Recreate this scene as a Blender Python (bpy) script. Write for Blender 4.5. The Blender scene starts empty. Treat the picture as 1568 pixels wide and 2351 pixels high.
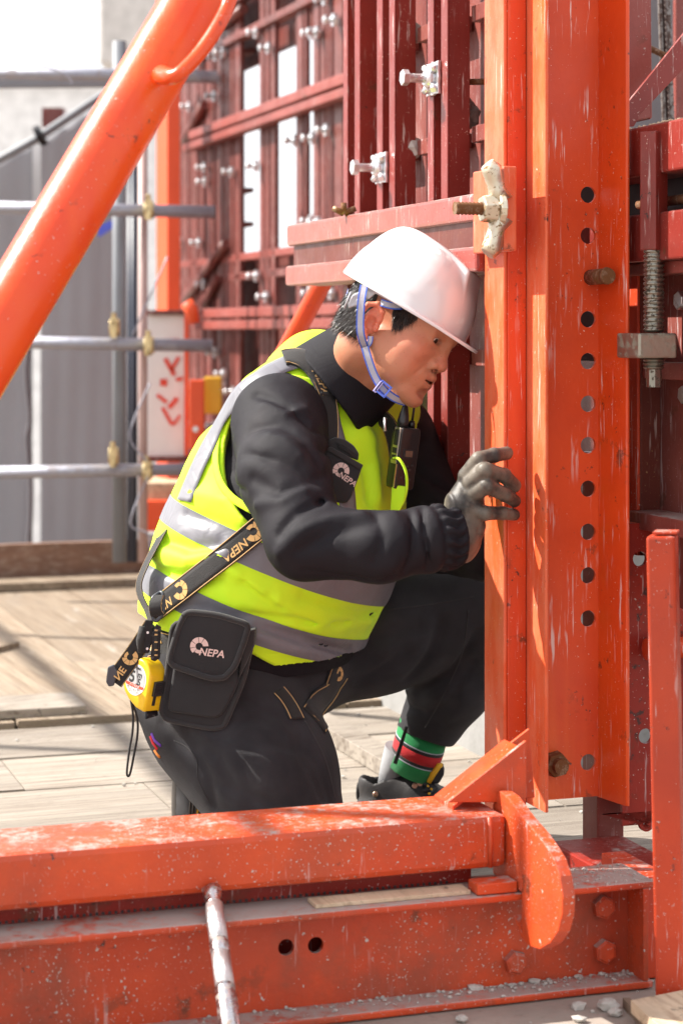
import bpy, bmesh, math, random
import numpy as np
from mathutils import Vector, Matrix, noise as mnoise

random.seed(7)
SC = bpy.context.scene
COL = SC.collection
# ---------------------------------------------------------------- camera, sky, sun, exposure
FPX, U0, VH, CAMH = 4700.0, 784.0, 765.0, 0.95      # focal length and horizon measured on the photograph (1568 x 2351)
cam_d = bpy.data.cameras.new('camera'); cam = bpy.data.objects.new('camera', cam_d); COL.objects.link(cam)
cam.location = (0, 0, CAMH); cam.rotation_euler = (math.pi/2, 0, 0)
cam_d.sensor_fit = 'VERTICAL'; cam_d.sensor_height = 36.0; cam_d.sensor_width = 24.0
cam_d.lens = FPX/2351*36.0
cam_d.shift_y = -(1175.5-VH)/2351
cam_d.clip_start = 0.05; cam_d.clip_end = 600
cam_d.dof.use_dof = True; cam_d.dof.focus_distance = 3.42; cam_d.dof.aperture_fstop = 4.8
SC.camera = cam
SUN = Vector((-0.70, 0.14, 0.68)).normalized()
world = bpy.data.worlds.new('World'); SC.world = world; world.use_nodes = True
wn = world.node_tree; wn.nodes.clear()
sky = wn.nodes.new('ShaderNodeTexSky'); sky.sky_type = 'NISHITA'; sky.sun_disc = False
sky.sun_elevation = math.asin(SUN.z); sky.sun_rotation = math.atan2(SUN.x, SUN.y)
sky.air_density = 1.0; sky.dust_density = 4.0; sky.ozone_density = 1.0; sky.altitude = 50
bg = wn.nodes.new('ShaderNodeBackground'); bg.inputs['Strength'].default_value = 0.14
wo = wn.nodes.new('ShaderNodeOutputWorld')
# thin bright overcast veil over the clear sky: soft-edged white cloud, almost closed
tcw = wn.nodes.new('ShaderNodeTexCoord'); cn = wn.nodes.new('ShaderNodeTexNoise'); cn.inputs['Scale'].default_value = 1.6; cn.inputs['Detail'].default_value = 5; wn.links.new(tcw.outputs['Generated'], cn.inputs['Vector'])
cr = wn.nodes.new('ShaderNodeMapRange'); cr.inputs[1].default_value = .30; cr.inputs[2].default_value = .62; cr.inputs[3].default_value = .72; cr.inputs[4].default_value = .97; wn.links.new(cn.outputs['Fac'], cr.inputs[0])
cm = wn.nodes.new('ShaderNodeMix'); cm.data_type = 'RGBA'; cm.inputs[7].default_value = (4.6, 4.65, 4.8, 1); wn.links.new(cr.outputs[0], cm.inputs[0]); wn.links.new(sky.outputs[0], cm.inputs[6]); wn.links.new(cm.outputs[2], bg.inputs[0]); wn.links.new(bg.outputs[0], wo.inputs[0])
sun_d = bpy.data.lights.new('sun', 'SUN'); sun_d.energy = 4.9; sun_d.angle = math.radians(0.55); sun_d.color = (1.0, 0.95, 0.87)
sun = bpy.data.objects.new('sun', sun_d); COL.objects.link(sun)
sun.rotation_euler = (-SUN).to_track_quat('-Z', 'Y').to_euler(); sun.location = (-6, 4, 8)
SC.view_settings.view_transform = 'Standard'; SC.view_settings.look = 'None'
SC.view_settings.exposure = 1.25; SC.view_settings.gamma = 1.0; SC.view_settings.use_curve_mapping = False
SC.cycles.use_denoising = True
SC.cycles.max_bounces = 8; SC.cycles.diffuse_bounces = 4; SC.cycles.glossy_bounces = 3; SC.cycles.transmission_bounces = 4
SC.cycles.sample_clamp_indirect = 8.0; SC.cycles.use_adaptive_sampling = True; SC.cycles.adaptive_threshold = 0.02

# ---------------------------------------------------------------- measuring helpers
def P(u, v, Y): return Vector(((u-U0)/FPX*Y, Y, CAMH-(v-VH)/FPX*Y))
def uv(p): return (U0+FPX*p[0]/p[1], VH-FPX*(p[2]-CAMH)/p[1])
ANG = math.radians(18.5)
E1 = Vector((math.cos(ANG), math.sin(ANG), 0)); E2 = Vector((-math.sin(ANG), math.cos(ANG), 0)); EZ = Vector((0, 0, 1))
OG = Vector((0.232, 3.35, 0))
def G(a, b, z): return OG + E1*a + E2*b + EZ*z
def ray(u, v): return Vector(((u-U0)/FPX, 1.0, -(v-VH)/FPX))
def on_a(u, v, a):
    r = ray(u, v); t = (a + OG.dot(E1))/r.dot(E1); p = Vector((0, 0, CAMH))+r*t
    return (p-OG).dot(E2), p.z
def on_b(u, v, b):
    r = ray(u, v); t = (b + OG.dot(E2))/r.dot(E2); p = Vector((0, 0, CAMH))+r*t
    return (p-OG).dot(E1), p.z
def on_z(u, v, z=0.0):
    t = (z-CAMH)/(-(v-VH)/FPX); p = Vector((0, 0, CAMH))+ray(u, v)*t
    return p
def g_of(p): q = p-OG; return q.dot(E1), q.dot(E2), p[2]

# ---------------------------------------------------------------- objects
ROOT = {}
def thing(name, label, cat, loc=(0, 0, 0), group=None):
    o = bpy.data.objects.new(name, None); COL.objects.link(o); o.location = loc
    o.empty_display_size = 0.1
    o['label'] = label; o['category'] = cat
    if group: o['group'] = group
    ROOT[o] = Vector(loc); return o
def tag(o, label=None, cat=None, group=None, kind=None):
    if label: o['label'] = label
    if cat: o['category'] = cat
    if group: o['group'] = group
    if kind: o['kind'] = kind
    return o
def obj_from(name, me, mat, parent=None, bevel=0, smooth=None, loc=None):
    o = bpy.data.objects.new(name, me); COL.objects.link(o)
    if mat is not None and not me.materials: me.materials.append(mat)
    if parent is not None:
        r = ROOT[parent]; ROOT[o] = r; o.parent = parent
        me.transform(Matrix.Translation(-r))
    else:
        c = Vector(loc) if loc is not None else (sum((Vector(b) for b in o.bound_box), Vector())/8)
        if loc is None: c.z = min(b[2] for b in o.bound_box)
        me.transform(Matrix.Translation(-c)); o.location = c; ROOT[o] = c
    if bevel:
        m = o.modifiers.new('bevel', 'BEVEL'); m.width = bevel; m.segments = 2; m.limit_method = 'ANGLE'; m.angle_limit = math.radians(40)
        m.harden_normals = False
    return o
def copy_tree(o, parent=None):
    c = o.copy(); COL.objects.link(c); c.parent = parent
    for ch in list(o.children): copy_tree(ch, c)
    return c

class MB:
    def __init__(s): s.v = []; s.f = []; s.sm = []; s.mi = []; s.cur = 0
    def add(s, vs, fs, smooth=False):
        n = len(s.v); s.v += [tuple(v) for v in vs]; s.f += [tuple(i+n for i in f) for f in fs]
        s.sm += [smooth]*len(fs); s.mi += [s.cur]*len(fs); return s
    def prism(s, poly, vec):
        """poly: list of Vectors (planar), extruded by vec"""
        n = len(poly); vec = Vector(vec)
        vs = [Vector(p) for p in poly]+[Vector(p)+vec for p in poly]
        fs = [tuple(range(n-1, -1, -1)), tuple(range(n, 2*n))]+[(i, (i+1) % n, n+(i+1) % n, n+i) for i in range(n)]
        return s.add(vs, fs)
    def box8(s, c, x, y, z):
        """centre, three half-axis vectors"""
        c = Vector(c); x = Vector(x); y = Vector(y); z = Vector(z)
        vs = [c+x*i+y*j+z*k for k in (-1, 1) for j in (-1, 1) for i in (-1, 1)]
        return s.add(vs, [(0, 2, 3, 1), (4, 5, 7, 6), (0, 1, 5, 4), (2, 6, 7, 3), (0, 4, 6, 2), (1, 3, 7, 5)])
    def gbox(s, a0, a1, b0, b1, z0, z1):
        return s.box8(G((a0+a1)/2, (b0+b1)/2, (z0+z1)/2), E1*((a1-a0)/2), E2*((b1-b0)/2), EZ*((z1-z0)/2))
    def tube(s, pts, r, n=16, cap=True, smooth=True, hollow=0, sq=None):
        pts = [Vector(p) for p in pts]; R = r if isinstance(r, (list, tuple)) else [r]*len(pts)
        t0 = (pts[1]-pts[0]).normalized(); up = Vector((0, 0, 1)) if abs(t0.z) < .9 else Vector((1, 0, 0))
        nrm = t0.cross(up).normalized(); vs = []
        for i, p in enumerate(pts):
            t = (pts[min(i+1, len(pts)-1)]-pts[max(i-1, 0)]).normalized()
            nrm = (nrm-t*nrm.dot(t)).normalized(); bn = t.cross(nrm)
            for k in range(n):
                a = 2*math.pi*k/n; vs.append(p+(nrm*math.cos(a)+bn*math.sin(a))*R[i])
        m = len(pts)
        fs = [(i*n+k, i*n+(k+1) % n, (i+1)*n+(k+1) % n, (i+1)*n+k) for i in range(m-1) for k in range(n)]
        s.add(vs, fs, smooth)
        if hollow:
            for e in (0, m-1):
                ring = vs[e*n:(e+1)*n]; c = pts[e]; d = (pts[1]-pts[0]).normalized() if e == 0 else (pts[-2]-pts[-1]).normalized()
                inn = [c+(q-c)*hollow for q in ring]; dp = [q+d*R[e]*3 for q in inn]
                base = len(s.v); s.add(ring+inn+dp, [(k, (k+1) % n, n+(k+1) % n, n+k) for k in range(n)]+[(n+k, n+(k+1) % n, 2*n+(k+1) % n, 2*n+k) for k in range(n)]+[tuple(range(2*n, 3*n))])
        elif cap:
            s.add(vs[:n], [tuple(range(n-1, -1, -1))]); s.add(vs[-n:], [tuple(range(n))])
        return s
    def hexa(s, c, axis, r, h, n=6, rot=0, r2=None):
        axis = Vector(axis).normalized(); up = Vector((0, 0, 1)) if abs(axis.z) < .9 else Vector((1, 0, 0))
        x = axis.cross(up).normalized(); y = axis.cross(x)
        poly = [Vector(c)+(x*math.cos(2*math.pi*k/n+rot)+y*math.sin(2*math.pi*k/n+rot))*r for k in range(n)]
        r2 = r if r2 is None else r2
        top = [Vector(c)+axis*h+(x*math.cos(2*math.pi*k/n+rot)+y*math.sin(2*math.pi*k/n+rot))*r2 for k in range(n)]
        return s.add(poly+top, [tuple(range(n-1, -1, -1)), tuple(range(n, 2*n))]+[(i, (i+1) % n, n+(i+1) % n, n+i) for i in range(n)])
    def ico(s, c, r, sub=1, jit=0, sc=(1, 1, 1)):
        bm = bmesh.new(); bmesh.ops.create_icosphere(bm, subdivisions=sub, radius=1)
        c = Vector(c); vs = [c+Vector((v.co.x*sc[0], v.co.y*sc[1], v.co.z*sc[2]))*(r*(1+random.uniform(-jit, jit))) for v in bm.verts]
        fs = [tuple(v.index for v in f.verts) for f in bm.faces]; bm.free()
        return s.add(vs, fs, jit == 0)
    def mesh(s, name='mesh'):
        me = bpy.data.meshes.new(name); me.from_pydata(s.v, [], s.f)
        me.polygons.foreach_set('use_smooth', s.sm); me.polygons.foreach_set('material_index', s.mi)
        bm = bmesh.new(); bm.from_mesh(me); bmesh.ops.remove_doubles(bm, verts=bm.verts, dist=1e-6); bmesh.ops.recalc_face_normals(bm, faces=bm.faces); bm.to_mesh(me); bm.free()
        return me
    def build(s, name, mat, parent=None, bevel=0, mats=None, loc=None):
        me = s.mesh(name)
        if mats:
            for m in mats: me.materials.append(m)
        return obj_from(name, me, mat, parent, bevel, loc=loc)

def plate_holes(mb, org, px, py, nrm, w, h, t, holes, nseg=20):
    """plate spanned by px*[0..w], py*[0..h], thickness t along nrm, with round holes [(x,y,r)] sorted in y: each hole sits in a full-width cell"""
    holes = sorted(holes, key=lambda q: q[1]); cells = []; y = 0.0
    for i, (hx, hy, r) in enumerate(holes):
        lo = max(y, hy-w*.55); hi = min(h, hy+w*.55)
        if i+1 < len(holes): hi = min(hi, (hy+holes[i+1][1])/2)
        if lo > y+1e-5: mb.prism([org+py*y, org+px*w+py*y, org+px*w+py*lo, org+py*lo], nrm*t)
        else: lo = y
        cells.append(((hx, hy, r), lo, hi)); y = hi
    if y < h-1e-5: mb.prism([org+py*y, org+px*w+py*y, org+px*w+py*h, org+py*h], nrm*t)
    for (hx, hy, r), y0, y1 in cells:
        n = nseg; ci = [(hx+r*math.cos(2*math.pi*k/n), hy+r*math.sin(2*math.pi*k/n)) for k in range(n)]
        ou = []
        for k in range(n):
            a = 2*math.pi*k/n; dx, dy = math.cos(a), math.sin(a); ts = []
            if dx > 1e-9: ts.append((w-hx)/dx)
            if dx < -1e-9: ts.append(-hx/dx)
            if dy > 1e-9: ts.append((y1-hy)/dy)
            if dy < -1e-9: ts.append((y0-hy)/dy)
            tt = min(ts); ou.append([hx+dx*tt, hy+dy*tt])
        for cx, cy in ((0, y0), (w, y0), (w, y1), (0, y1)):      # snap the nearest outer points to the corners
            a = math.atan2(cy-hy, cx-hx) % (2*math.pi); k = round(a/(2*math.pi)*n) % n; ou[k] = [cx, cy]
        def Q(p, d): return org+px*p[0]+py*p[1]+nrm*d
        vs = [Q(p, 0) for p in ou]+[Q(p, 0) for p in ci]+[Q(p, t) for p in ou]+[Q(p, t) for p in ci]
        fs = []
        for k in range(n):
            j = (k+1) % n
            fs += [(k, j, n+j, n+k), (2*n+k, 3*n+k, 3*n+j, 2*n+j), (n+k, n+j, 3*n+j, 3*n+k), (k, 2*n+k, 2*n+j, j)]
        mb.add(vs, fs)
# ---------------------------------------------------------------- procedural materials
class NT:
    def __init__(s, name):
        s.m = bpy.data.materials.new(name); s.m.use_nodes = True; s.t = s.m.node_tree; s.t.nodes.clear()
        s.out = s.n('ShaderNodeOutputMaterial'); s.b = s.n('ShaderNodeBsdfPrincipled'); s.t.links.new(s.b.outputs[0], s.out.inputs[0])
    def n(s, t, **k):
        o = s.t.nodes.new(t)
        for a, v in k.items(): setattr(o, a, v)
        return o
    def l(s, a, b): s.t.links.new(a, b)
    def val(s, sock, v):
        if hasattr(v, 'is_linked') or isinstance(v, bpy.types.NodeSocket): s.l(v, sock)
        else: sock.default_value = v
    def coords(s, scale=(1, 1, 1), rnd=True, kind='Object'):
        tc = s.n('ShaderNodeTexCoord'); mp = s.n('ShaderNodeMapping'); mp.inputs['Scale'].default_value = scale
        if rnd:
            oi = s.n('ShaderNodeObjectInfo'); vm = s.n('ShaderNodeVectorMath', operation='MULTIPLY_ADD')
            vm.inputs[0].default_value = (17.3, 9.1, 5.7); s.l(oi.outputs['Random'], vm.inputs[1]); s.l(tc.outputs[kind], vm.inputs[2]); s.l(vm.outputs[0], mp.inputs[0])
        else: s.l(tc.outputs[kind], mp.inputs[0])
        return mp.outputs[0]
    def noise(s, vec, scale, detail=4, rough=.55, dist=0):
        o = s.n('ShaderNodeTexNoise'); s.l(vec, o.inputs['Vector']); o.inputs['Scale'].default_value = scale; o.inputs['Detail'].default_value = detail
        o.inputs['Roughness'].default_value = rough; o.inputs['Distortion'].default_value = dist; return o.outputs['Fac']
    def vor(s, vec, scale, feat='F1', out='Distance', rand=1):
        o = s.n('ShaderNodeTexVoronoi'); o.feature = feat; s.l(vec, o.inputs['Vector']); o.inputs['Scale'].default_value = scale; o.inputs['Randomness'].default_value = rand; return o.outputs[out]
    def step(s, x, a, b):
        o = s.n('ShaderNodeMapRange'); o.interpolation_type = 'SMOOTHSTEP'; s.val(o.inputs[0], x); o.inputs[1].default_value = a; o.inputs[2].default_value = b; return o.outputs[0]
    def rng(s, x, a, b, c, d):
        o = s.n('ShaderNodeMapRange'); s.val(o.inputs[0], x); o.inputs[1].default_value = a; o.inputs[2].default_value = b; o.inputs[3].default_value = c; o.inputs[4].default_value = d; return o.outputs[0]
    def math(s, op, a, b=0.0, c=0.0):
        o = s.n('ShaderNodeMath', operation=op); s.val(o.inputs[0], a); s.val(o.inputs[1], b)
        if op == 'MULTIPLY_ADD': s.val(o.inputs[2], c)
        return o.outputs[0]
    def mix(s, f, a, b, mode='MIX'):
        o = s.n('ShaderNodeMix', data_type='RGBA', blend_type=mode); s.val(o.inputs[0], f)
        for i, c in ((6, a), (7, b)):
            if isinstance(c, bpy.types.NodeSocket): s.l(c, o.inputs[i])
            else: o.inputs[i].default_value = (*c, 1)
        return o.outputs[2]
    def bump(s, h, strength=.3, dist=.002, prev=None):
        o = s.n('ShaderNodeBump'); o.inputs['Strength'].default_value = strength; o.inputs['Distance'].default_value = dist; s.l(h, o.inputs['Height'])
        if prev: s.l(prev, o.inputs['Normal'])
        return o.outputs[0]
    def fin(s, col, rough=.5, metal=0.0, nrm=None, **k):
        b = s.b
        if isinstance(col, bpy.types.NodeSocket): s.l(col, b.inputs['Base Color'])
        else: b.inputs['Base Color'].default_value = (*col, 1)
        s.val(b.inputs['Roughness'], rough); s.val(b.inputs['Metallic'], metal)
        if nrm: s.l(nrm, b.inputs['Normal'])
        for a, v in k.items(): s.val(b.inputs[a.replace('_', ' ')], v)
        return s.m

def paint(name, c1, c2=None, rough=.42, spat=.5, streak=.5, chip=.35, rust=.3, dust=0.0, spat_c=(.5, .46, .42), grit=.25, spec=.36, fine=1.0, yellow=0.0, sheen=.03, sunlit=0.0, grime=0.0):
    """weathered painted steel: tone variation, concrete spatter, run-down streaks, chips, rust, dust on flat tops"""
    m = NT(name); v = m.coords(); vs = m.coords((1, 1, .07))
    c2 = c2 or tuple(x*.6 for x in c1)
    col = m.mix(m.step(m.noise(v, 6, 5, .6), .3, .72), c1, c2)
    if yellow: col = m.mix(m.math('MULTIPLY', m.step(m.noise(vs, 9, 4), .48, .75), yellow), col, (.85, .2, .02))
    col = m.mix(m.math('MULTIPLY', m.step(m.noise(v, 2.2, 3), .45, .75), .35), col, tuple(x*.45+.012 for x in c1))
    if grime: col = m.mix(m.math('MULTIPLY', m.step(m.noise(v, 4.5, 7, .68), .44, .66), grime), col, (.11, .06, .04))
    if sunlit: col = m.mix(m.math('MULTIPLY', m.step(m.noise(m.coords((1, 1, .35)), 26, 6, .7), .36, .62), sunlit), col, (.74, .40, .26))  # pale cement film, laid on to paint sunlight into the left faces
    if streak:
        st = m.math('MULTIPLY', m.step(m.noise(vs, 150, 3, .6), .62-.05*streak, .69), m.step(m.noise(v, 7, 2), .42, .62))
        st = m.math('MULTIPLY', st, .75*min(1, streak+.2)); col = m.mix(st, col, tuple(min(1, x*.5+.42) for x in spat_c))
    if rust:
        rs = m.math('MULTIPLY', m.step(m.noise(v, 14, 6, .7), .62-.06*rust, .68), m.step(m.noise(v, 3.1, 2), .42, .6)); col = m.mix(m.math('MULTIPLY', rs, .85), col, (.10, .035, .018))
    if chip:
        ch = m.math('MULTIPLY', m.step(m.noise(v, 60, 5, .65), .655-.03*chip, .68), m.step(m.noise(v, 5, 3), .48, .6)); col = m.mix(m.math('MULTIPLY', ch, .9), col, (.035, .02, .018))
    sp = None
    if spat:
        d = m.noise(v, 105*fine, 3, .6); a = m.step(d, .735-.05*spat, .75-.05*spat)
        d2 = m.noise(v, 240*fine, 2, .5); a2 = m.step(d2, .71-.05*spat, .73-.05*spat)
        gate = m.step(m.noise(v, 4, 3), .38, .62)
        sp = m.math('MAXIMUM', a, m.math('MULTIPLY', a2, gate)); col = m.mix(m.math('MULTIPLY', sp, .85), col, spat_c)
    r = m.rng(m.noise(v, 22, 4), .3, .7, rough-.08, rough+.14)
    if sp: r = m.math('MAXIMUM', r, m.math('MULTIPLY', sp, .85))
    if dust:
        g = m.n('ShaderNodeNewGeometry'); sx = m.n('ShaderNodeSeparateXYZ'); m.l(g.outputs['Normal'], sx.inputs[0])
        up = m.step(sx.outputs['Z'], .55, .9); dn = m.step(m.math('ADD', m.math('MULTIPLY', m.noise(v, 75, 7, .75), .6), m.math('MULTIPLY', m.noise(v, 11, 4), .4)), .60-.30*dust, .74-.26*dust)
        du = m.math('MULTIPLY', m.math('MULTIPLY', up, dn), .9); col = m.mix(du, col, (.34, .31, .285)); r = m.math('MAXIMUM', r, du)
    bh = m.math('ADD', m.noise(v, 130, 4), m.math('MULTIPLY', m.noise(v, 18, 3), 1.2))
    if sp: bh = m.math('ADD', bh, m.math('MULTIPLY', sp, 1.6))
    return m.fin(col, r, 0, m.bump(bh, grit, .0015), Specular_IOR_Level=spec, Coat_Weight=.12, Coat_Roughness=.25, Sheen_Weight=sheen, Sheen_Roughness=.35, Sheen_Tint=(1, .86, .78, 1))

ORANGE = (.72, .068, .011); RED = (.235, .026, .019)
M = {}
M['post'] = paint('post_orange_paint', (.66, .070, .009), (.56, .050, .008), spat=.12, streak=1.0, chip=.6, rust=.2, spat_c=(.62, .5, .42), yellow=.45)
M['post2'] = paint('channel_orange_paint', (.62, .052, .009), (.53, .04, .008), spat=.2, streak=.5, chip=.9, rust=.35, spat_c=(.6, .5, .42), yellow=.2)
M['sunlit'] = paint('sunlit_orange_paint', (.70, .088, .014), (.62, .066, .011), spat=.1, streak=.4, chip=.5, rust=.2, spat_c=(.62, .5, .42), yellow=.35, sheen=.22, sunlit=.16)  # paler copy of the post paint: sunlight put into the left faces' colour
M['prop'] = paint('prop_orange_paint', (.64, .048, .010), (.68, .072, .007), spat=.12, streak=0, chip=1.5, rust=0, rough=.35, grit=.30, yellow=.25, sheen=0)
M['beam'] = paint('beam_orange_paint', (.56, .062, .012), (.42, .044, .012), spat=1.0, streak=.25, chip=.6, rust=.7, dust=.85, grime=.5, rough=.5, grit=.55)
M['brace'] = paint('brace_orange_paint', (.62, .072, .013), (.50, .052, .012), spat=.9, streak=.2, chip=.6, rust=.4, dust=.42, grime=.3, rough=.45, grit=.5)
M['frame'] = paint('frame_orange_paint', (.54, .052, .010), (.42, .036, .009), spat=.5, streak=.6, chip=.8, rust=.45, dust=.4, rough=.45)
M['darkred'] = paint('dirty_red_paint', (.27, .020, .010), (.20, .013, .008), spat=.5, streak=.3, chip=3.2, rust=1.4, dust=.3, spec=.2)
M['form'] = paint('formwork_red_paint', (.215, .024, .017), (.165, .019, .013), spat=.35, streak=.6, chip=.3, rust=.35, spat_c=(.55, .42, .36), rough=.36, grit=.15)
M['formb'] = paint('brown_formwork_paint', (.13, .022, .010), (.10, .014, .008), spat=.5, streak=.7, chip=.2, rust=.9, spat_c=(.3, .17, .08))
M['formp'] = paint('formwork_panel_paint', (.22, .058, .045), (.15, .03, .024), spat=.4, streak=1.0, chip=.3, rust=.3, spat_c=(.42, .33, .32), rough=.42, dust=.6)
M['waler'] = paint('waler_red_paint', (.30, .045, .033), (.24, .028, .02), spat=.35, streak=.7, chip=.3, rust=.25, dust=.7, rough=.34, grit=.15, spat_c=(.62, .48, .42), sheen=.5)
M['far'] = paint('far_formwork_paint', (.165, .036, .028), (.105, .026, .021), spat=.6, streak=.3, chip=0, rust=0, rough=.4, spat_c=(.6, .45, .38))
M['purl'] = paint('dusty_rose_paint', (.27, .062, .048), (.21, .042, .032), spat=.4, streak=.2, chip=.2, rust=.2, dust=.3, rough=.4)

def metal(name, c=(.6, .6, .6), rough=.3, dirt=.3, dirt_c=(.18, .11, .05), bump=.2, scale=60):
    m = NT(name); v = m.coords(); f = m.math('MULTIPLY', m.step(m.noise(v, scale, 5, .65), .60-.25*dirt, .66-.15*dirt), 1.0)
    col = m.mix(f, c, dirt_c); r = m.math('ADD', m.math('MULTIPLY', f, .4), m.rng(m.noise(v, scale*2), .3, .7, rough, rough+.15))
    return m.fin(col, r, m.rng(f, 0, 1, 1, .1), m.bump(m.noise(v, scale*3, 4), bump, .001))
M['zinc'] = metal('zinc_plate', (.72, .73, .75), .3, .1, (.4, .38, .36))
M['galv'] = metal('galvanised_tube', (.36, .36, .41), .6, .25, (.30, .28, .30), .1, 18)
M['rusty'] = metal('rusty_iron', (.30, .2, .13), .5, 1.0, (.15, .06, .02), .6, 70)
M['cast'] = metal('cast_nut_metal', (.60, .54, .42), .36, .18, (.22, .13, .05), .5, 80)
M['screw'] = metal('oily_screw_steel', (.26, .25, .21), .28, .35, (.05, .04, .025), .25, 120)
M['block'] = metal('steel_block', (.36, .35, .29), .45, .3, (.22, .2, .15), .3, 45)
M['chrome'] = metal('chrome', (.50, .48, .49), .2, .25, (.25, .2, .17), .15, 90)
M['darkmetal'] = metal('dark_hardware', (.03, .03, .033), .35, .1, (.08, .07, .06), .1, 120)
M['rebar'] = metal('rebar_steel', (.22, .2, .19), .5, .5, (.09, .06, .05), .4, 90)

def plain(name, c, rough=.6, var=.2, scale=20, bump=.15, bd=.001, **k):
    m = NT(name); v = m.coords(); col = m.mix(m.noise(v, scale, 4), tuple(x*(1-var) for x in c), tuple(min(1, x*(1+var)) for x in c))
    return m.fin(col, rough, 0, m.bump(m.noise(v, scale*6, 4), bump, bd), **k)
M['white'] = plain('white_board', (.72, .7, .68), .5, .06)
M['sheet'] = None
def wood(name, c1, c2, c3, axis, scale=1.0, rough=.75, dirt=.5):
    """grain runs along axis: 0 = e1 of the site grid, 1 = e2"""
    m = NT(name); tc = m.n('ShaderNodeTexCoord'); oi = m.n('ShaderNodeObjectInfo')
    rot = m.n('ShaderNodeMapping'); rot.vector_type = 'TEXTURE'; rot.inputs['Rotation'].default_value = (0, 0, ANG+(math.pi/2 if axis else 0)); m.l(tc.outputs['Object'], rot.inputs[0])
    ad = m.n('ShaderNodeVectorMath', operation='MULTIPLY_ADD'); ad.inputs[0].default_value = (13.1, 7.7, 3.3); m.l(oi.outputs['Random'], ad.inputs[1]); m.l(rot.outputs[0], ad.inputs[2])
    mp = m.n('ShaderNodeMapping'); mp.inputs['Scale'].default_value = (.10, 1, 1); m.l(ad.outputs[0], mp.inputs[0]); v = mp.outputs[0]; vv = ad.outputs[0]
    g = m.noise(v, 60*scale, 6, .65, .4); g2 = m.noise(v, 14*scale, 4, .6, .8)
    col = m.mix(m.step(g2, .3, .7), c1, c2); col = m.mix(m.math('MULTIPLY', m.step(g, .47, .66), .85), col, c3)
    t = m.rng(oi.outputs['Random'], 0, 1, .82, 1.12); hs = m.n('ShaderNodeHueSaturation'); m.l(col, hs.inputs['Color']); m.l(t, hs.inputs['Value']); col = hs.outputs[0]
    col = m.mix(m.math('MULTIPLY', m.step(m.noise(vv, 3.2, 6, .65), .50, .72), dirt), col, (.19, .165, .14))
    col = m.mix(m.math('MULTIPLY', m.step(m.noise(vv, 60, 4, .65), .62, .67), dirt), col, (.075, .06, .05))
    col = m.mix(m.math('MULTIPLY', m.step(m.noise(vv, 5, 3, .6), .62, .75), .5), col, (.40, .37, .33))
    return m.fin(col, rough, 0, m.bump(m.math('ADD', g, m.noise(vv, 120, 3)), .35, .002), Specular_IOR_Level=.3)
M['plank1'] = wood('grey_plank_wood', (.315, .275, .23), (.235, .20, .165), (.10, .075, .055), 0, dirt=.75)
M['plank2'] = wood('pale_plank_wood', (.33, .265, .195), (.24, .18, .125), (.13, .09, .06), 1, dirt=.45)
M['kick'] = wood('brown_kicker_wood', (.27, .15, .10), (.20, .11, .075), (.36, .26, .2), 0, dirt=.3)
M['ply'] = wood('plywood', (.56, .44, .31), (.48, .36, .24), (.34, .24, .16), 1, dirt=.6)
M['plyedge'] = plain('plywood_edge', (.20, .145, .10), .8, .4, 60)
def concrete(name, c, rough=.85):
    m = NT(name); v = m.coords(rnd=False)
    col = m.mix(m.step(m.noise(v, 5, 7, .65), .3, .7), tuple(x*.72 for x in c), c); col = m.mix(m.math('MULTIPLY', m.step(m.noise(v, 45, 4), .6, .7), .4), col, tuple(x*.5 for x in c))
    return m.fin(col, rough, 0, m.bump(m.math('ADD', m.noise(v, 60, 5), m.noise(v, 8, 3)), .4, .003), Specular_IOR_Level=.3)
M['conc'] = concrete('concrete', (.30, .295, .285)); M['concd'] = concrete('rough_dark_concrete', (.22, .19, .17)); M['crumb'] = concrete('mortar_crumb', (.48, .45, .41))
M['rubble'] = concrete('site_dirt', (.33, .28, .24)); M['bld'] = concrete('pale_render', (.62, .59, .56)); M['farwall'] = concrete('white_block_wall', (.80, .80, .80))
def sheetmat():
    m = NT('grey_mesh_sheet'); v = m.coords(rnd=False); col = m.mix(m.noise(m.coords((1, 1, .3), rnd=False), 2.5, 4), (.27, .27, .29), (.285, .285, .305))
    w = m.n('ShaderNodeTexWave'); w.wave_type = 'BANDS'; w.bands_direction = 'Z'; m.l(v, w.inputs[0]); w.inputs['Scale'].default_value = 40; w.inputs['Distortion'].default_value = 1.2
    return m.fin(m.mix(m.math('MULTIPLY', w.outputs['Fac'], .12), col, (.13, .13, .14)), .8, 0, m.bump(m.noise(v, 3, 3), .4, .03), Specular_IOR_Level=.2)
M['sheet'] = sheetmat()
M['oplain'] = plain('faded_orange_paint', (.75, .085, .02), .45, .12, 6)
M['yplain'] = plain('yellow_plastic_sheet', (.75, .42, .02), .45, .2, 9)
M['bluetarp'] = plain('blue_tarp', (.06, .10, .55), .5, .1)
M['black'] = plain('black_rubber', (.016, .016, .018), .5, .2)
M['navy'] = plain('dark_conduit', (.02, .025, .045), .4, .2)
# ================================================================ SETTING
mb = MB(); mb.box8((0, 60, -3.2), (160, 0, 0), (0, 160, 0), (0, 0, .1)); tag(mb.build('ground', M['rubble']), kind='structure')
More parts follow.
